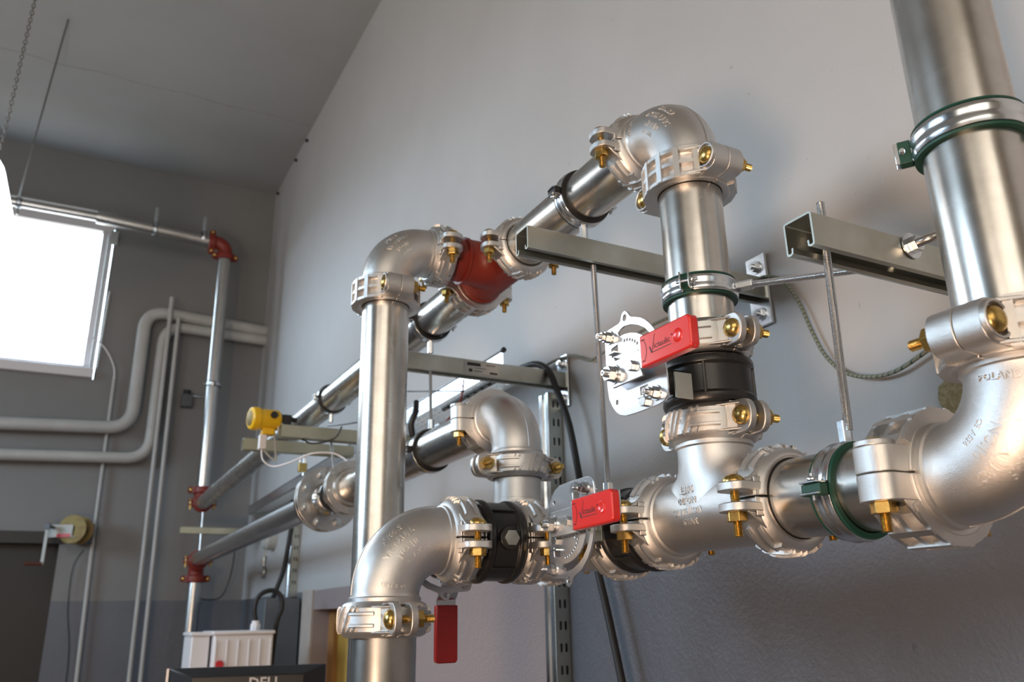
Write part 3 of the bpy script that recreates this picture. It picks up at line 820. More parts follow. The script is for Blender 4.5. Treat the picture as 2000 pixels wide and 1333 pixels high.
def strut(label, x0, y, zc, x1=XW-.002, plate=True, mat='strut', t_=.0024, nuts=(), plate_h=.072, detail=True):
    t = thing('strut_channel', label, 'strut channel', Matrix.Translation((x0, y, zc)), 'strut channels on the wall')
    bm = bmesh.new(); pr = offset_path(CH, t_)
    prism(bm, pr, 0, x1-x0, Matrix(((0, 0, 1, 0), (1, 0, 0, 0), (0, 1, 0, 0), (0, 0, 0, 1))))
    obj('channel', bm, mat, t, smooth=30)
    if plate:
        X = x1-x0
        bm = bmesh.new(); box(bm, X-.006, X, -.026, .026, -plate_h, plate_h); obj('wall_plate', bm, 'zincplate', t, smooth=None, bevel=.002)
        for sg in (-1, 1):
            bm = bmesh.new(); lathe(bm, [(.006, 0), (.0135, 0), (.0135, .002), (.006, .002)], frame((X-.006, 0, sg*.048), (-1, 0, 0)), 24, closed=True); hexa(bm, (X-.008, 0, sg*.048), (X-.016, 0, sg*.048), .0105); cyl(bm, (X-.016, 0, sg*.048), (X-.021, 0, sg*.048), .0055, 12); obj('anchor_bolt', bm, 'zinc', t, smooth=30)
    for nx in nuts:
        bm = bmesh.new(); hexa(bm, (nx-x0, 0, .0195), (nx-x0, 0, .0285), .0105); box(bm, nx-x0-.016, nx-x0+.016, -.016, .016, .0195, .0215); obj('lock_nut', bm, 'zinc', t, smooth=None, bevel=.0005)
    return t

X, Y, Z = V((1, 0, 0)), V((0, 1, 0)), V((0, 0, 1))
# key stations (metres from the camera)
T1 = V((X1, Y1, ZB+.003)); CE = .108; LV = .113
yE1 = .406; zH2 = .699; xE5 = .4805; yE5 = 1.424
T2 = V((X1, 1.135, .110)); ZT2 = .106
xE2 = T2.x-CE-LV-CE
V3v0 = T1.z+CE; V3v1 = V3v0+LV           # valve between these two joints
# --- pipes
pipe('large brushed stainless pipe rising out of the top right corner', (X1, yE1, ZB+CE+.001), (X1, yE1, 1.6))
pipe('short stainless pipe between the grey cast tee and the lower right elbow', (X1, yE1+CE+.001, ZB), (X1, Y1-CE-.001, T1.z))
pipe('stainless vertical pipe above the upper red-handled valve', (X1, Y1, V3v1+.001), (X1, Y1, zH2-CE-.001))
pipe('upper stainless pipe running from the top elbow to the red tee', (X1, Y1+CE+.001, zH2), (X1, yE5-CE-.001, zH2))
pipe('long upper stainless pipe running from the red tee towards the far wall', (X1, yE5+CE+.001, zH2), (X1, 5.72, zH2+.03))
pipe('tall stainless drop pipe left of centre, under the small upper elbow', (xE5, yE5, ZF+.01), (xE5, yE5, zH2-CE-.001))
pipe('stainless pipe standing at the bottom centre below the lower left elbow', (xE2, T2.y, ZF+.01), (xE2, T2.y, ZT2-CE-.001))
yE3 = T2.y+CE+CE+.004; zH3 = .372
pipe('lower stainless pipe between the middle elbow and the bolted flange', (X1, yE3+CE+.001, zH3), (X1, 2.395, zH3))
pipe('short stainless spool between the flange and the ring joint', (X1, 2.440, zH3), (X1, 2.650, zH3))
pipe('lower stainless pipe running from the big flange to the far red tee', (X1, 2.715, zH3), (X1, 5.66, zH3), 'steelfar')
# --- elbows
#t_main = [('3"/88.9', .0135, pi/4, .66, 0, 1), ('VICTAULIC', .0135, pi/4, .30, 0, 1), ('NO.10', .0135, pi/4-.03, -.04, 0, 1), ('POLAND', .0085, pi/2-.06, .25, pi/2, 1)]
def tx(flipdir, side, pol=True, sz=1.0):
    r0 = 0 if flipdir > 0 else pi
    L = [('3"/88.9', .0135*sz, pi/4, .62*flipdir+.25, r0, side), ('VICTAULIC', .0130*sz, pi/4, .29*flipdir+.25, r0, side), ('NO.10', .0130*sz, pi/4, -.04*flipdir+.25, r0, side), ('CE  A536', .0070*sz, pi/4, -.32*flipdir+.25, r0, side)]
    return L
elbow('large grey cast elbow at the right edge, below the big vertical pipe', (X1, yE1, ZB), Z, Y, texts=tx(1, 1)+[('POLAND', .0090, .10, .15, pi/2, 1)])
elbow('grey cast elbow at the top of the assembly', (X1, Y1, zH2), -Z, Y, texts=tx(1, -1)+[('POLAND', .0065, pi/2-.08, .2, -pi/2, -1)])
elbow('grey cast elbow above the tall left pipe, feeding the red tee', (xE5, yE5, zH2), -Z, X, texts=tx(1, 1, sz=.8))
elbow('grey cast elbow at the bottom centre, below the drop valve run', (xE2, T2.y, ZT2), -Z, X, texts=tx(1, 1)+[('POLAND', .0085, .14, .12, pi/2, 1)])
elbow('mid-sized grey cast elbow in the middle, turned to the long lower pipe', (X1, yE3, zH3), -Z, Y)
elbow('grey cast elbow hidden low behind the middle coupling', (X1, yE3, ZT2-.002), Z, -Y, e1=.044)
# --- tees
tee('grey cast tee at centre right, under the upper valve', T1, Y, Z, texts=[('20ET', .0125, .006, .55, pi, -1, 1), ('NO. 20', .0110, .006, .26, pi, -1, 0), ('VICTAULIC', .0110, .006, -.02, pi, -1, 0), ('3/88.9', .0115, .006, -.30, pi, -1, 0)])
tee('grey cast tee partly hidden behind the lower valve lever plate', T2, Y, -X)
tee('red painted tee joining the left elbow to the upper pipe', (X1, yE5, zH2), Y, -X, 'castred')
# --- couplings near the camera
coupling('large bolted coupling at the foot of the top right pipe', (X1, yE1, ZB+CE), Z, -X, 'B')
coupling('large bolted coupling joining the lower right elbow to the short pipe', (X1, yE1+CE, ZB), Y, -X, 'B')
coupling('ribbed coupling right of the central tee, with a long gold bolt', (X1, Y1-CE, T1.z), Y, -X, 'A')
coupling('ribbed coupling left of the central tee, right of the lower red lever', (X1, Y1+CE, T1.z-.002), Y, -X, 'A')
coupling('ribbed coupling on top of the central tee', (X1, Y1, V3v0), -Z, -Y, 'A')
coupling('ribbed coupling above the black body of the upper valve', (X1, Y1, V3v1), -Z, -Y, 'A')
coupling('waffle-pocketed coupling under the top elbow, with round gold bolt heads', (X1, Y1, zH2-CE), -Z, -Y, 'B')
coupling('coupling left of the top elbow, with a gold nut hanging below', (X1, Y1+CE, zH2), Y, -X, 'A')
coupling('coupling on the upper pipe just right of the red tee', (X1, yE5-CE, zH2), Y, -X, 'A')
coupling('coupling just behind and below the red tee on the long pipe', (X1, yE5+CE, zH2), Y, -X, 'B')
coupling('coupling between the left elbow and the red tee', (xE5+CE, yE5, zH2), -X, -Y, 'A')
coupling('coupling at the top of the tall left pipe', (xE5, yE5, zH2-CE), -Z, -Y, 'B')
coupling('ribbed coupling below the bottom centre elbow', (xE2, T2.y, ZT2-CE), -Z, -Y, 'A')
coupling('ribbed coupling left of the black valve at the bottom', (xE2+CE, T2.y, ZT2), -X, -Y, 'A')
coupling('ribbed coupling right of the black valve at the bottom', (xE2+CE+LV, T2.y, ZT2+.002), -X, -Y, 'A')
coupling('coupling behind the lower red lever plate', (X1, T2.y-CE, T2.z), Y, -X, 'A')
coupling('coupling hidden behind the middle neck', (X1, T2.y+CE, T2.z), Y, -X, 'A')
coupling('ribbed coupling under the middle elbow, two gold bolt tips facing out', (X1, yE3, zH3-CE), Z, X, 'A')
coupling('coupling left of the middle elbow on the lower pipe', (X1, yE3+CE, zH3), Y, -X, 'B')
# --- valves
butterfly('upper butterfly valve with red lever pointing up right', (X1, Y1, (V3v0+V3v1)/2-.002), Z, -X, V((0, -1, .0)).normalized(), flip=1)
butterfly('lower butterfly valve with red lever in front of the tee coupling', (X1, (Y1+CE+T2.y-CE)/2, T1.z-.006), Y, -X, V((0, -1, .03)).normalized(), flip=-1)
butterfly('black butterfly valve at the bottom with its red lever hanging down', (xE2+CE+LV/2, T2.y, ZT2), X, Y, -Z, flip=-1, text=False, plate_x=-X)

# --- pipe clamps
GC = 'clamps on the pipe rack'
clamp('wide clamp with green rubber lining round the top right pipe', (X1, yE1, .433), Z, V((.84, .54, 0)))
clamp('green lined clamp round the pipe above the upper valve', (X1, Y1, .416), Z, V((.54, -.84, 0)), tabs=False)
clamp('green lined clamp on the short pipe right of the central tee', (X1, .603, ZB), Y, Z, .024)
clamp('clamp on the upper pipe left of the top elbow, standing on a strut', (X1, 1.090, zH2), Y, -Z, .028, 'blackrubber')
clamp('clamp on the upper pipe behind the red tee, standing on the labelled strut', (X1, 1.795, zH2), Y, -Z, .030, 'blackrubber')
clamp('clamp on the long upper pipe above the yellow transmitter plug', (X1, 2.680, zH2+.01), Y, -Z, .030, 'blackrubber', detail=False)
clamp('clamp on the lower pipe left of the middle elbow coupling', (X1, 1.785, zH3), Y, Z, .024, 'blackrubber')
clamp('clamp on the spool beside the bolted flange', (X1, 2.590, zH3), Y, Z, .020, 'blackrubber', detail=False)
# --- struts and their rods
strut('short open-ended strut channel in front of the upper right wall', .679, .588, .4010, plate=True, nuts=())
strut('open-ended strut channel under the upper pipe, behind the pipe of the upper valve', .588, 1.068, .581)
s2 = strut('strut channel carrying a paper sticker, behind the tall left pipe', .560, 1.795, .588)
bm = bmesh.new(); box(bm, .806-.56, .901-.56, -.0212, -.0208, -.0150, .0165); st = obj('paper_sticker', bm, 'stick', s2, smooth=None)
bm = bmesh.new()
for (x0, x1, z0, z1) in ((.008, .045, .004, .012), (.012, .022, -.012, -.004), (.070, .092, -.013, -.008), (.060, .086, .008, .010), (.030, .060, -.002, -.0005), (.026, .050, -.010, -.008)):
    A = .806-.56
    bm.faces.new([bm.verts.new((A+x, -.0214, z)) for x, z in ((x0, z0), (x1, z0), (x1, z1), (x0, z1))])
obj('sticker_print', bm, 'ink', st, smooth=None)
strut('strut channel next to the yellow transmitter, nearer of the two', .556, 2.670, .582, mat='strutfar')
strut('strut channel beyond the yellow transmitter with a dark end', .50, 3.02, .600, x1=.905, plate=False, mat='strutfar')
strut('far strut channel against the end wall under the red elbow', .60, 5.62, .545, mat='strutfar', detail=False)
rod('threaded rod hanging from the short upper right strut to the green clamp', (X1, .598, ZB+R+.020), (X1, .590, .452))
rod('long threaded rod hanging from the open-ended strut to the lower valve coupling', (X1, 1.058, .180), (X1, 1.066, .562))
bm = bmesh.new(); hexa(bm, (0, 0, 0), (0, 0, .024), .0085); o = obj('connector_nut', bm, 'zinc', smooth=None, bevel=.0006); o.location = (X1, 1.058, .168); tag(o, 'hexagonal connector nut under the long rod, on the coupling behind the lever plate', 'nut')
rod('thin rod hanging from the labelled strut to the lower pipe clamp', (X1, 1.787, zH3+R+.022), (X1, 1.795, .570), .0042)
rod('thin rod hanging from the transmitter strut to the flange clamp', (X1, 2.600, zH3+R+.018), (X1, 2.668, .565), .0042, fine=False)
rod('rod from the upper pipe clamp down through the rear transmitter strut', (X1, 3.02, .50), (X1, 3.02, zH2-.03), .0042, fine=False)
rod('far rod from the end strut down to the lower pipe', (X1, 5.60, zH3+R), (X1, 5.62, .66), .005, fine=False)
rod('nearly level threaded rod running from the valve pipe clamp towards the wall strut', V((X1, Y1, .416))+V((.54, -.84, 0)).normalized()*(R+.026), (.868, .5975, .404), .0048)
# bent stainless bar with nut on the short strut
t = thing('bent_bar', 'bent stainless bar nutted to the side of the short upper strut', 'bar', Matrix.Translation((.842, .5675, .410)))
bm = bmesh.new(); sweep(bm, smoothpts([(0, .01, 0), (0, -.020, .000), (.012, -.032, .006), (.036, -.044, .030), (.075, -.060, .072), (.10, -.07, .10)], 6), .0055, 14); obj('bar', bm, 'steel', t)
bm = bmesh.new(); lathe(bm, [(.005, 0), (.0165, 0), (.0165, .002), (.005, .002)], frame((0, -.001, 0), (0, -1, 0)), 28, closed=True); obj('washer', bm, 'zinc', t)
bm = bmesh.new(); hexa(bm, (0, -.003, 0), (0, -.013, 0), .0105); obj('hex_nut', bm, 'zinc', t, smooth=None, bevel=.0006)

# --- bolted flange and ring joint on the lower pipe
t = thing('bolted_flange', 'large round bolted flange pair on the lower long pipe', 'flange', frame((X1, 2.68, zH3), (0, -1, 0), X))
for (a, b) in ((.0035, .0235), (-.0235, -.0035)):
    bm = bmesh.new(); lathe(bm, [(R+.0005, a), (.104, a), (.104, b), (R+.0005, b)], None, 64, closed=True); obj('flange_disc', bm, 'steelfar', t, bevel=.0015)
bm = bmesh.new(); lathe(bm, [(R+.001, -.003), (.070, -.003), (.070, .003), (R+.001, .003)], None, 48, closed=True); obj('flange_gasket', bm, 'blackrubber', t)
bm = bmesh.new(); lathe(bm, [(R+.0003, .0235), (R+.010, .0235), (R+.003, .034), (R+.0003, .036)], None, 48, closed=True); obj('weld_neck', bm, 'steelfar', t)
for i in range(8):
    a = radians(22.5+45*i)
    bm = bmesh.new(); c = V((.081*cos(a), .081*sin(a), 0)); hexa(bm, c+V((0, 0, .024)), c+V((0, 0, .035)), .0125); cyl(bm, c+V((0, 0, -.04)), c+V((0, 0, .044)), .0070, 12); hexa(bm, c+V((0, 0, -.035)), c+V((0, 0, -.024)), .0125); obj('flange_bolt', bm, 'zinc', t, smooth=30)
t = thing('ring_joint', 'stepped ring joint on the lower pipe just right of the bolted flange', 'flange', frame((X1, 2.42, zH3), (0, -1, 0), X))
bm = bmesh.new(); lathe(bm, [(R+.0003, -.024), (.078, -.024), (.078, -.010), (.066, -.008), (.066, .002), (.080, .004), (.080, .016), (.058, .018), (.056, .026), (R+.0003, .028)], None, 64, closed=True); obj('ring_body', bm, 'steelfar', t, bevel=.001)
for i in range(8):
    a = radians(10+45*i); c = V((.071*cos(a), .071*sin(a), 0)); bm = bmesh.new(); cyl(bm, c+V((0, 0, .016)), c+V((0, 0, .0185)), .0035, 10); obj('screw_head', bm, 'zinc', t)

# --- far end of the runs, red fittings and the riser
YR = 5.80
RZ = zH2+.032
elbow('far red elbow turning the upper pipe up the end wall', (X1+.005, YR, RZ), -Y, Z, 'castred', ce=.085, st=.026, seg=28)
coupling('far red coupling on the upper pipe at the end wall', (X1+.003, YR-.085, RZ), Y, -X, 'A', 'castred', detail=False)
coupling('far red coupling under the tall riser by the end wall', (X1+.005, YR, RZ+.092), Z, -X, 'A', 'castred', detail=False)
pipe('tall stainless riser up the end wall to the red elbow', (X1+.010, YR, RZ+.095), (X1-.002, YR, 2.515), 'steelfar')
bm = bmesh.new()
elbow('red elbow at the top of the far riser', (X1-.002, YR, 2.615), -Z, -X, 'castred', ce=.10, st=.03, seg=28)
coupling('red coupling under the topmost far elbow', (X1-.002, YR, 2.515), Z, -X, 'A', 'castred', detail=False)
coupling('red coupling left of the topmost far elbow', (X1-.102, YR, 2.615), X, Z, 'A', 'castred', detail=False)
pipe('stainless pipe running level across the far wall to the window', (-.135, YR, 2.650), (X1-.104, YR, 2.615), 'steelfar', group=None)
pipe('thinner dark pipe passing along the top of the far window', (-1.6, YR, 2.655), (-.10, YR, 2.650), 'steelfar', r=.030)
for x, nm in ((.235, 'left'), (.560, 'right')):
    t = clamp('zinc clamp on the level far pipe, %s' % ('farther from the red elbow' if nm == 'left' else 'next to the red elbow'), (x, YR, 2.632), X, Z, .05, 'blackrubber', False)
    rod('short far rod above the clamp %s' % ('farther from the red elbow' if nm == 'left' else 'next to the red elbow'), (x, YR, 2.685), (x, YR, 2.80), .016, fine=False)
clamp('zinc clamp halfway up the far riser', (X1+.008, YR, 1.55), Z, -X, .02, 'blackrubber', False)
clamp('thin white band clamp on the thin dark pipe by the hanging wire', (-.60, YR, 2.652), X, -Z, .05, 'blackrubber', False, r=.030)
LZ = .322
tee('far red tee where the lower pipe turns down', (X1+.012, 5.765, LZ+.04), Y, -Z, 'castred')
coupling('far red coupling on the lower pipe near the end wall', (X1+.006, 5.660, LZ+.045), Y, -X, 'A', 'castred', detail=False)
coupling('far red coupling on the lower drop pipe', (X1+.012, 5.765, LZ-.065), Z, -X, 'A', 'castred', detail=False)
pipe('dull pipe dropping down the end wall below the red tee', (X1+.012, 5.765, ZF+.01), (X1+.012, 5.765, LZ-.068), 'steelfar')

# --- cable tray along the wall
t = thing('cable_tray', 'perforated steel cable tray running along the right wall under the pipes', 'cable tray', Matrix.Translation((.98, 1.90, .640)))
TL = 3.6; TW = .118
holes = []
for i in range(int(TL/.05)):
    for j, xx in enumerate((.018, .042, .066, .090)):
        y = .02+i*.05+(.025 if j % 2 else 0)
        if y < TL-.02: holes.append([(p[1]+xx-.0, p[0]+y) for p in [(q[1], q[0]) for q in slot(0, 0, .008, .024, 4)]])
me = plate_mesh([(0, 0), (TW, 0), (TW, TL), (0, TL)], holes, .0016, 0, 'tray_floor')
o = link('tray_floor', me, 'strut', t, smooth=None)
holes = []
for i in range(int(TL/.05)):
    for zz in (.016, .034):
        holes.append([(p[0]+.02+i*.05+(.012 if zz > .02 else 0), p[1]+zz) for p in circ(0, 0, .0042, 8)])
me = plate_mesh([(0, 0), (TL, 0), (TL, .048), (0, .048)], holes, .0016, 0, 'side_flange')
o = link('side_flange', me, 'zincplate', t, smooth=None); o.matrix_local = Matrix(((0, 0, 1, 0), (1, 0, 0, 0), (0, 1, 0, 0), (0, 0, 0, 1)))
bm = bmesh.new(); cyl(bm, (0, .002, .050), (0, TL, .050), .0038, 10); obj('rolled_edge', bm, 'zincplate', t)
bm = bmesh.new(); cyl(bm, (0, -.006, .050), (0, .004, .050), .0075, 12); obj('end_cap', bm, 'dark', t)
# perforated uprights
def post(label, x0, y0, w, d, z0, z1, nholes_step=.0505):
    t = thing('slotted_upright', label, 'slotted upright', Matrix.Translation((x0, y0, z0)), 'slotted uprights')
    H_ = z1-z0; holes = []
    n = int((H_-.04)/nholes_step)
    for i in range(n):
        z = H_-.03-i*nholes_step
        for xx in (d*.36, d*.70): holes.append([(p[0]+xx, p[1]+z) for p in slot(0, 0, .0062, .0215, 4)])
    me = plate_mesh([(0, 0), (d, 0), (d, H_), (0, H_)], holes, .002, 0, 'slotted_face')
    o = link('slotted_face', me, 'strut', t, smooth=None); o.matrix_local = Matrix(((1, 0, 0, 0), (0, 0, 1, .001), (0, 1, 0, 0), (0, 0, 0, 1)))
    bm = bmesh.new(); pr = [(0, .002), (.0, w*.30), (.006, w*.36), (.006, w*.64), (0, w*.70), (0, w), (d, w), (d, w-.002), (.0025, w-.002), (.0025, w*.71), (.0085, w*.65), (.0085, w*.35), (.0025, w*.29), (.0025, .002)]
    prism(bm, pr, 0, H_); obj('folded_front', bm, 'zinc', t, smooth=25)
    return t
post('slotted steel upright standing against the wall behind the valves', 1.068, 1.815, .050, .041, ZF, .560)
post('slotted steel upright farther along the wall above the white cabinet', 1.068, 4.60, .090, .041, .115, .52, .060)

# --- cords and cables
def cable(name, label, cat, pts, r, mat, n=6, seg=10, group=None):
    bm = bmesh.new(); sweep(bm, smoothpts(pts, n), r, seg); o = obj(name, bm, mat, smooth=60); return tag(o, label, cat, group)
m, nt, b = nmat('green_flecked_cord'); setp(b, (.26, .29, .22), .6)
w_ = nt.nodes.new('ShaderNodeTexWave'); w_.wave_type = 'BANDS'; w_.bands_direction = 'DIAGONAL'; w_.inputs['Scale'].default_value = 55; w_.inputs['Distortion'].default_value = 1.5
tc = nt.nodes.new('ShaderNodeTexCoord'); nt.links.new(tc.outputs['Object'], w_.inputs['Vector']); r_ = ramp(nt, w_.outputs[0], .06, (.03, .07, .05), .16, (.25, .26, .20)); nt.links.new(r_.outputs[0], b.inputs['Base Color'])
M['cord'] = m
cable('cord', 'grey green flecked cord hanging in a loop behind the short strut', 'cord', [(1.095, 1.05, 0.600), (1.095, 1.03, 0.595), (1.095, 0.998, 0.573), (1.095, 0.969, 0.522), (1.095, 0.95, 0.463), (1.095, 0.928, 0.41), (1.095, 0.894, 0.371), (1.095, 0.847, 0.351), (1.095, 0.8, 0.348), (1.095, 0.752, 0.361), (1.095, 0.72, 0.372), (1.095, 0.667, 0.377), (1.095, .55, .37)], .0034, 'cord')
cable('cord', 'grey cord stretched between the two wall brackets behind the valve plate', 'cord', [(1.095, 1.914, 0.650), (1.095, 1.816, 0.652), (1.095, 1.725, 0.638), (1.095, 1.655, 0.606), (1.095, 1.62, 0.604), (1.095, 1.562, 0.608), (1.095, 1.456, 0.611), (1.095, 1.359, 0.614), (1.095, 1.175, 0.601), (1.095, 1.06, 0.597)], .0034, 'cord')
cable('power_cable', 'thick black cable coming off the tray and hanging down the wall', 'cable', [(1.06, 2.5, 0.668), (1.06, 2.134, 0.668), (1.06, 1.94, 0.660), (1.05, 1.84, 0.642), (1.045, 1.77, 0.604), (1.045, 1.73, 0.54), (1.055, 1.695, 0.446), (1.06, 1.664, 0.302), (1.06, 1.627, 0.156), (1.06, 1.578, 0.01), (1.06, 1.535, -0.136), (1.06, 1.49, -0.30), (1.06, 1.42, -.7), (1.06, 1.40, ZF+.01)], .0088, 'blackrubber')
cable('pull_cord', 'thin white blind cord curling beside the far window', 'cord', [(-0.055, 6.12, 1.883), (0.033, 6.12, 1.82), (0.103, 6.12, 1.70), (0.118, 6.12, 1.607)], .006, 'upvc')
bm = bmesh.new(); cyl(bm, (.118, 6.13, 1.62), (.128, 6.13, .52), .011, 10); cyl(bm, (.128, 6.13, .52), (.150, 6.13, -.50), .013, 10); cyl(bm, (.150, 6.13, -.5), (.155, 6.13, ZF+.01), .013, 10)
tag(obj('conduit', bm, 'white'), 'thin white conduit running down the far wall from the blind cord', 'conduit')
cable('winch_wire', 'thin dark wire hanging from the winch down the far wall', 'wire', [(0.081, 6.14, 0.452), (0.035, 6.14, 0.339), (0.040, 6.14, 0.089), (0.080, 6.14, -0.156), (.09, 6.14, -.5), (.09, 6.14, ZF+.01)], .003, 'dark')
cable('wire_loop', 'thin dark green wire looping on the corner wall beside the far drop pipe', 'wire', [(0.80, 6.0, 0.145), (0.86, 6.0, 0.135), (0.938, 6.0, 0.15), (0.98, 6.0, 0.24), (1.00, 6.0, .36), (1.02, 6.08, .50), (1.05, 6.165, .56)], .004, 'dark')
cable('wire', 'black wire strung level from the tall left pipe to the cable tray', 'wire', [(0.88, 2.46, 0.70), (.90, 2.35, .675), (.90, 2.189, 0.636), (.93, 2.05, .605)], .0022, 'dark')
cable('wire', 'dark red wire hanging in front of the cable tray', 'wire', [(0.93, 2.05, 0.64), (.93, 2.06, .60), (.93, 2.10, .565), (.92, 2.18, .53), (.92, 2.24, .51)], .0026, 'redwire')
cable('wire_bundle', 'short black cable bundle hanging beside the tall left pipe', 'cable', [(0.93, 2.42, 0.66), (.92, 2.40, .62), (.91, 2.41, .585), (.92, 2.42, .545)], .010, 'dark')
cable('wire', 'thin wire sagging between the pipe clamp and the transmitter strut', 'wire', [(0.62, 2.66, 0.565), (.66, 2.66, .548), (.72, 2.62, .560), (.74, 2.60, .60)], .003, 'dark')
cable('wire', 'thin dark wire sloping right from the long pipe clamp behind the tall pipe', 'wire', [(0.71, 2.66, 0.612), (.72, 2.5, .585), (.75, 2.3, .56)], .003, 'dark')
# filler patch and paint flecks
bm = bmesh.new(); pts = [(random.uniform(.8, 1.15)*.026*cos(a), random.uniform(.8, 1.2)*.030*sin(a)) for a in [i*2*pi/16 for i in range(16)]]
prism(bm, pts, 0, .006, Matrix(((0, 0, -1, XW-.0003), (1, 0, 0, .722), (0, 1, 0, .292), (0, 0, 0, 1)))); tag(obj('wall_patch', bm, 'putty', bevel=.002), 'small crumbly yellowish filler patch on the wall beside the large elbow', 'filler patch')

# --- white heating pipes on the far wall
def bent(name, label, cat, pts, r, mat, seg=20, rb=.16):
    out = [V(pts[0])]
    for i in range(1, len(pts)-1):
        p, a, b = V(pts[i]), V(pts[i-1]), V(pts[i+1]); d1 = (a-p).normalized(); d2 = (b-p).normalized()
        for k in range(11):
            t = k/10; q = p + d1*rb*(1-t)**2 + d2*rb*t**2; out.append(q)
    out.append(V(pts[-1]))
    bm = bmesh.new(); sweep(bm, out, r, seg); o = obj(name, bm, mat, smooth=50); return tag(o, label, cat)
bent('heating_pipe', 'upper of the two thick white pipes bending up the far wall', 'pipe', [(-3.0, 6.08, 1.12), (.262, 6.08, 1.262), (.262, 6.08, 2.125), (XW-.001, 6.08, 2.085)], .043, 'white', rb=.15)
bent('heating_pipe', 'lower of the two thick white pipes bending up the far wall', 'pipe', [(-3.0, 6.08, .93), (.395, 6.08, 1.062), (.395, 6.08, 2.030), (XW-.001, 6.08, 2.010)], .038, 'white', rb=.15)
bm = bmesh.new(); cyl(bm, (.415, 6.00, 2.22), (.450, 6.06, ZF+.01), .014, 12); tag(obj('thin_pipe', bm, 'white'), 'left of the two thin white upright pipes on the far wall', 'pipe')
bm = bmesh.new(); cyl(bm, (.475, 6.00, 2.07), (.520, 6.06, ZF+.01), .014, 12); tag(obj('thin_pipe', bm, 'white'), 'right of the two thin white upright pipes on the far wall', 'pipe')
# small instrument on the far wall
t = thing('wall_sensor', 'small dark device on a grey bracket beside the far riser', 'sensor', Matrix.Translation((.599, 6.13, 1.525)))
bm = bmesh.new(); box(bm, -.03, .04, -.03, .035, -.07, .02); obj('bracket', bm, 'steelgrey', t, bevel=.003)
bm = bmesh.new(); cyl(bm, (0, -.01, .02), (.0, -.01, .05), .026, 14); obj('device_cap', bm, 'dark', t)
bm = bmesh.new(); box(bm, .0, .12, -.01, 0, .012, .018); obj('arm', bm, 'zinc', t)

# --- winch beside the dark doorway
t = thing('hand_winch', 'small yellow-drummed hand winch fixed on the wall beside the dark doorway', 'winch', frame((.02, 6.0, .565), (-.45, -.89, 0), Z) )
bm = bmesh.new(); lathe(bm, [(.018, .05), (.088, .05), (.090, .046), (.060, .040), (.040, .035), (.040, -.035), (.060, -.040), (.090, -.046), (.088, -.05), (.018, -.05)], None, 40, closed=True); obj('cable_drum', bm, 'gold', t, smooth=30)
bm = bmesh.new(); box(bm, -.050, .028, -.01, .14, .055, .060); box(bm, -.050, -.044, -.03, .10, -.055, .06); obj('side_plate', bm, 'grey', t, bevel=.002)
bm = bmesh.new(); box(bm, -.050, -.028, .0, .085, .0605, .0620); obj('warning_label', bm, 'redbtn', t)
bm = bmesh.new(); cyl(bm, (.01, .11, .055), (.01, .11, .14), .010, 12); hexa(bm, (.01, .11, .125), (.01, .11, .145), .022); obj('drive_shaft', bm, 'steelgrey', t, smooth=30)
bm = bmesh.new(); box(bm, -.22, .015, .100, .120, .128, .136); cr_ = obj('crank_arm', bm, 'grey', t, bevel=.002)
bm = bmesh.new(); cyl(bm, (-.215, .110, .1365), (-.215, .185, .190), .011, 12); obj('crank_grip', bm, 'handgrip', cr_)
bm = bmesh.new(); box(bm, -.08, .05, -.04, .06, -.165, -.055); obj('mounting_plate', bm, 'steelgrey', t)

# --- yellow transmitter on the struts
t = thing('flow_transmitter', 'yellow transmitter head with a white tag, mounted at the end of the struts', 'transmitter', Matrix.Translation((.525, 2.72, .628)))
K = frame((0, 0, 0), V((1, .20, .04)))
bm = bmesh.new(); lathe(bm, [(.0, -.062), (.030, -.062), (.036, -.058), (.038, -.050), (.038, -.036), (.034, -.034), (.034, .030), (.030, .036), (0, .036)], K, 36, cap=False); obj('housing', bm, 'yellow', t, smooth=30)
bm = bmesh.new(); lathe(bm, [(0, -.0635), (.024, -.0635), (.026, -.0622)], K, 28, cap=False); obj('display_cap', bm, 'gold', t)
bm = bmesh.new(); cyl(bm, (.012, -.030, .010), (.012, -.040, .010), .0115, 18); obj('blanking_plug', bm, 'dark', t)
bm = bmesh.new(); box(bm, -.018, .022, -.020, .020, -.052, -.030); obj('neck', bm, 'yellow', t, bevel=.003)
bm = bmesh.new(); box(bm, -.024, -.002, -.014, .014, -.100, -.052); obj('sensor_stem', bm, 'label', t, bevel=.002)
bm = bmesh.new(); cyl(bm, (.030, 0, .004), (.046, 0, .006), .017, 20); box(bm, .046, .074, -.012, .012, -.012, .020); cyl(bm, (.074, 0, .008), (.094, 0, .006), .0085, 14); obj('cable_plug', bm, 'dark', t, smooth=30)
bm = bmesh.new(); box(bm, .030, .044, -.018, -.012, -.045, -.010); obj('paper_tag', bm, 'label', t)
bm = bmesh.new(); box(bm, .052, .070, -.016, -.014, -.036, -.016); sq = obj('small_sticker', bm, 'label', t)
bm = bmesh.new(); box(bm, .055, .067, -.0175, -.0165, -.033, -.019); obj('sticker_print', bm, 'ink', sq)
bm = bmesh.new(); sweep(bm, smoothpts([(.024, .0, -.04), (.030, -.0, -.09), (.036, .0, -.135)], 5), .0028, 8); sweep(bm, [(-.01, 0, -.098), (.02, 0, -.127), (.036, 0, -.135)], .0028, 8); obj('wire_seal', bm, 'grey', t)
cable('sensor_cable', 'thin white cable looping from the yellow transmitter to the ring joint', 'cable', [(0.512, 2.72, 0.530), (0.515, 2.70, 0.490), (0.545, 2.68, 0.468), (0.58, 2.60, 0.470), (0.625, 2.53, 0.488), (0.68, 2.50, 0.490), (0.712, 2.48, 0.475), (0.715, 2.43, 0.452)], .0028, 'upvc')
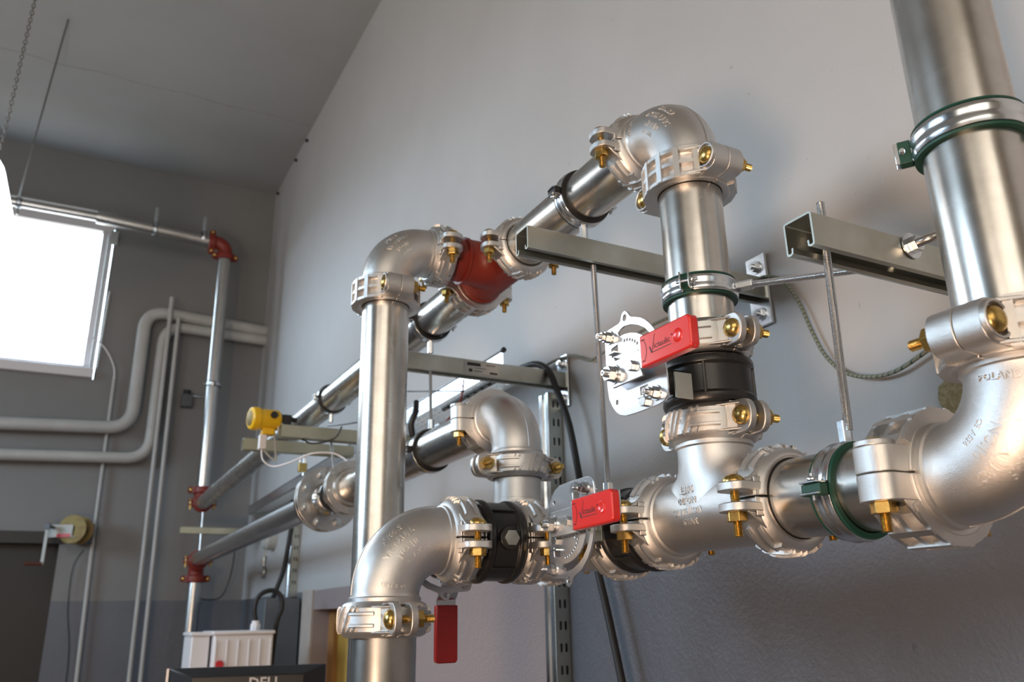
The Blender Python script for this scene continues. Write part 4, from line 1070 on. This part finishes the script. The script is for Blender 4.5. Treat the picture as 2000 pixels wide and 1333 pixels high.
t = thing('padlock', 'small brass padlock hanging under the transmitter strut above the flange', 'padlock', Matrix.Translation((.648, 2.72, .478)))
bm = bmesh.new(); box(bm, -.014, .014, -.008, .008, -.016, .014); obj('lock_body', bm, 'brass', t, bevel=.002)
bm = bmesh.new(); sweep(bm, [(-.009, 0, .012), (-.009, 0, .030), (-.005, 0, .037), (.005, 0, .037), (.009, 0, .030), (.009, 0, .012)], .0022, 8); obj('shackle', bm, 'zinc', t)

# --- hook on the wall and round box, lower middle
t = thing('wall_hook', 'grey hook hanging on the right wall under the lower pipe', 'hook', Matrix.Translation((1.095, 5.45, .30)))
bm = bmesh.new(); sweep(bm, smoothpts([(0, 0, .09), (0, 0, .05), (0, .0, .02), (0, -.03, -.01), (0, -.02, -.04), (0, .01, -.045), (0, .03, -.02)], 5), .008, 8); obj('hook', bm, 'strut', t)
bm = bmesh.new(); box(bm, -.01, .0148, -.02, .02, .08, .12); obj('hook_plate', bm, 'grey', t)
bm = bmesh.new(); lathe(bm, [(.0, 0), (.085, 0), (.085, .05), (.07, .07), (0, .07)], frame((XW-.001, 5.25, .49), (-1, 0, 0)), 28); tag(obj('junction_box', bm, 'grey', smooth=30), 'round pale junction box on the right wall under the far pipe run', 'junction box')

# --- white cabinet with a cable gland, dark duct behind
def cabinet(label, x0, x1, y0, y1, z0, z1, ribs=True):
    t = thing('plastic_enclosure', label, 'enclosure', Matrix.Translation((x0, y0, z0)))
    w, d, h = x1-x0, y1-y0, z1-z0
    bm = bmesh.new(); box(bm, 0, w, 0, d, 0, h-.015); obj('enclosure_body', bm, 'upvc', t, bevel=.006)
    bm = bmesh.new(); box(bm, -.006, w+.006, -.006, d+.006, h-.015, h); obj('enclosure_lid', bm, 'upvc', t, bevel=.004)
    if ribs:
        for i in range(6):
            a = .01+(w-.02)*i/5
            bm = bmesh.new(); box(bm, a-.0035, a+.0035, -.006, 0, 0, h-.035); obj('side_rib', bm, 'upvc', t, bevel=.001)
    return t
c1 = cabinet('white ribbed plastic enclosure with a cable gland on its lid', .600, .850, 3.90, 4.20, -.40, -.043)
bm = bmesh.new(); cyl(bm, (.188, .10, .357), (.188, .10, .385), .022, 8); cyl(bm, (.188, .10, .385), (.188, .10, .398), .017, 16); obj('cable_gland', bm, 'label', c1, smooth=30)
bm = bmesh.new(); cyl(bm, (.028, -.007, .225), (.028, -.022, .225), .016, 16); obj('red_button', bm, 'redbtn', c1)
c2 = cabinet('second white enclosure, left of the ribbed one', .515, .590, 3.95, 4.20, -.40, -.046, False)
for c_, nm in ((c1, 0), (c2, 1)): pass
bm = bmesh.new(); box(bm, .40, 1.02, 3.86, 4.24, -.45, -.402); box(bm, .42, .46, 3.9, 3.94, ZF+.001, -.45); box(bm, .96, 1.0, 3.9, 3.94, ZF+.001, -.45); box(bm, .42, .46, 4.16, 4.2, ZF+.001, -.45); box(bm, .96, 1.0, 4.16, 4.2, ZF+.001, -.45)
tag(obj('steel_table', bm, 'steelgrey', bevel=.003), 'dark steel stand under the white enclosures', 'stand')
cable('gland_cable', 'black cable arching up out of the white enclosure lid', 'cable', [(.788, 4.0, -.010), (.778, 4.0, 0.049), (0.790, 4.0, 0.10), (.825, 4.0, .125), (0.865, 4.0, 0.126), (.893, 4.0, .10), (0.900, 4.0, 0.05), (.885, 4.02, -.02), (.88, 4.05, -.2), (.88, 4.1, -.395)], .011, 'blackrubber')
cable('drop_cable', 'black cable running down beside the far slotted upright', 'cable', [(1.05, 4.58, .62), (1.05, 4.56, .52), (1.045, 4.58, .40), (1.03, 4.60, .25), (1.0, 4.62, .14), (.98, 4.60, .05), (.98, 4.6, -.4), (.98, 4.6, ZF+.01)], .013, 'blackrubber')
bm = bmesh.new(); box(bm, .915, 1.095, 4.45, 4.75, ZF+.001, .105); tag(obj('floor_cabinet', bm, 'steelgrey', bevel=.004), 'tall dark grey cabinet against the right wall behind the white enclosures', 'cabinet')

# --- monitor seen from behind
t = thing('monitor', 'black computer monitor seen from behind at the bottom edge', 'monitor', Matrix.Translation((.505, 2.60, -.305)) @ Matrix.Rotation(radians(-12), 4, 'Z'))
bm = bmesh.new()
vs = []
for (x, z, y) in ((-.215, -.16, .012), (.215, -.16, .012), (.215, .16, .012), (-.215, .16, .012), (-.215, -.16, -.006), (.215, -.16, -.006), (.215, .16, -.006), (-.215, .16, -.006), (-.15, -.11, -.045), (.15, -.11, -.045), (.15, .138, -.045), (-.15, .138, -.045)): vs.append(bm.verts.new((x, y, z+.02)))
for f in ((0, 1, 2, 3), (0, 1, 5, 4), (1, 2, 6, 5), (2, 3, 7, 6), (3, 0, 4, 7), (4, 5, 9, 8), (5, 6, 10, 9), (6, 7, 11, 10), (7, 4, 8, 11), (8, 9, 10, 11)): bm.faces.new([vs[i] for i in f])
obj('back_shell', bm, 'dark', t, smooth=20, bevel=.003)
bm = bmesh.new(); box(bm, -.222, -.2155, -.008, .014, -.14, .18); obj('side_trim', bm, 'silver', t)
bm = bmesh.new(); text_on(bm, 'DELL', .040, lambda x, y, z: V((x+.045, -.0455-z, y+.136)), .0006, True); obj('logo', bm, 'silver', t, smooth=None)
bm = bmesh.new(); box(bm, -.03, .03, -.06, -.045, -.28, .0); box(bm, -.12, .12, -.16, .06, -.295, -.28); obj('stand', bm, 'dark', t, bevel=.003)
bm = bmesh.new(); box(bm, .10, .98, 2.25, 2.95, -.625, -.597)
for (x, y) in ((.14, 2.29), (.94, 2.29), (.14, 2.91), (.94, 2.91)): box(bm, x-.02, x+.02, y-.02, y+.02, ZF+.001, -.625)
tag(obj('desk', bm, 'wood', bevel=.003), 'desk carrying the black monitor', 'desk')

# --- hanging lamp, chain and wire at the left edge
t = thing('hanging_lamp', 'bright hanging lamp at the left edge in front of the window', 'lamp', Matrix.Translation((-.75, 3.2, 1.05)))
bm = bmesh.new(); lathe(bm, [(0, 0), (.46, 0), (.50, .03), (.50, .06), (.36, .52), (.30, .55), (0, .55)], None, 48, cap=False); obj('lamp_diffuser', bm, 'lamp', t, smooth=30)
bm = bmesh.new(); lathe(bm, [(0, .551), (.12, .551), (.10, .62), (.03, .64), (0, .64)], None, 20, cap=False); obj('lamp_cap', bm, 'lampbody', t)
bm = bmesh.new(); a_, b_ = V((-.42, 3.2, 1.665)), V((-.395, 3.2, ceil_z(3.2)))
def chain(bm, p0, p1, ln=.024, r=.0019, w=.0058):
    L = (p1-p0).length; n = int(L/(ln*.72)); F = frame(p0, p1-p0)
    for i in range(n):
        c = ln*.36+i*ln*.72; ring = []; k = 12
        ax = (V((1, 0, 0)) if i % 2 else V((0, 1, 0)))
        P = [F @ (ax*w*sin(2*pi*q/k) + V((0, 0, c+ln*.46*cos(2*pi*q/k)))) for q in range(k)]
        P.append(P[0]); sweep(bm, P, r, 5, cap=False)
chain(bm, a_, b_)
o = obj('lamp_chain', bm, 'chain', smooth=60); tag(o, 'dark chain hanging from the ceiling over the bright lamp', 'chain')
bm = bmesh.new(); sweep(bm, [a_, (-.52, 3.2, 1.60)], .005, 6); obj('chain_bracket', bm, 'chain', t).matrix_parent_inverse = t.matrix_world.inverted()
bm = bmesh.new(); cyl(bm, (-.610, 5.80, 2.69), (-.402, 4.50, ceil_z(4.50)-.010), .005, 6); tag(obj('suspension_wire', bm, 'chain'), 'thin straight wire from the ceiling to the dark pipe at the window', 'wire')


# --- housing and stand added round the unseen warm fill light
t = thing('added_light_stand', 'added warm fill light on a low stand, unseen behind the camera', 'lamp', Matrix.Translation(WARM_FILL))
Q = frame((0, 0, 0), FDIR, Z)
bm = bmesh.new(); box(bm, -.24, .24, -.31, .31, -.10, -.012, Q); obj('lamp_housing', bm, 'dark', t, bevel=.01)
bm = bmesh.new(); cyl(bm, (-.06, -.08, -.10), (-.06, -.08, ZF+.001-WARM_FILL.z), .02, 12); box(bm, -.35, .25, -.12, -.04, ZF+.001-WARM_FILL.z, ZF+.03-WARM_FILL.z); box(bm, -.10, -.02, -.35, .2, ZF+.001-WARM_FILL.z, ZF+.03-WARM_FILL.z); obj('stand', bm, 'dark', t)
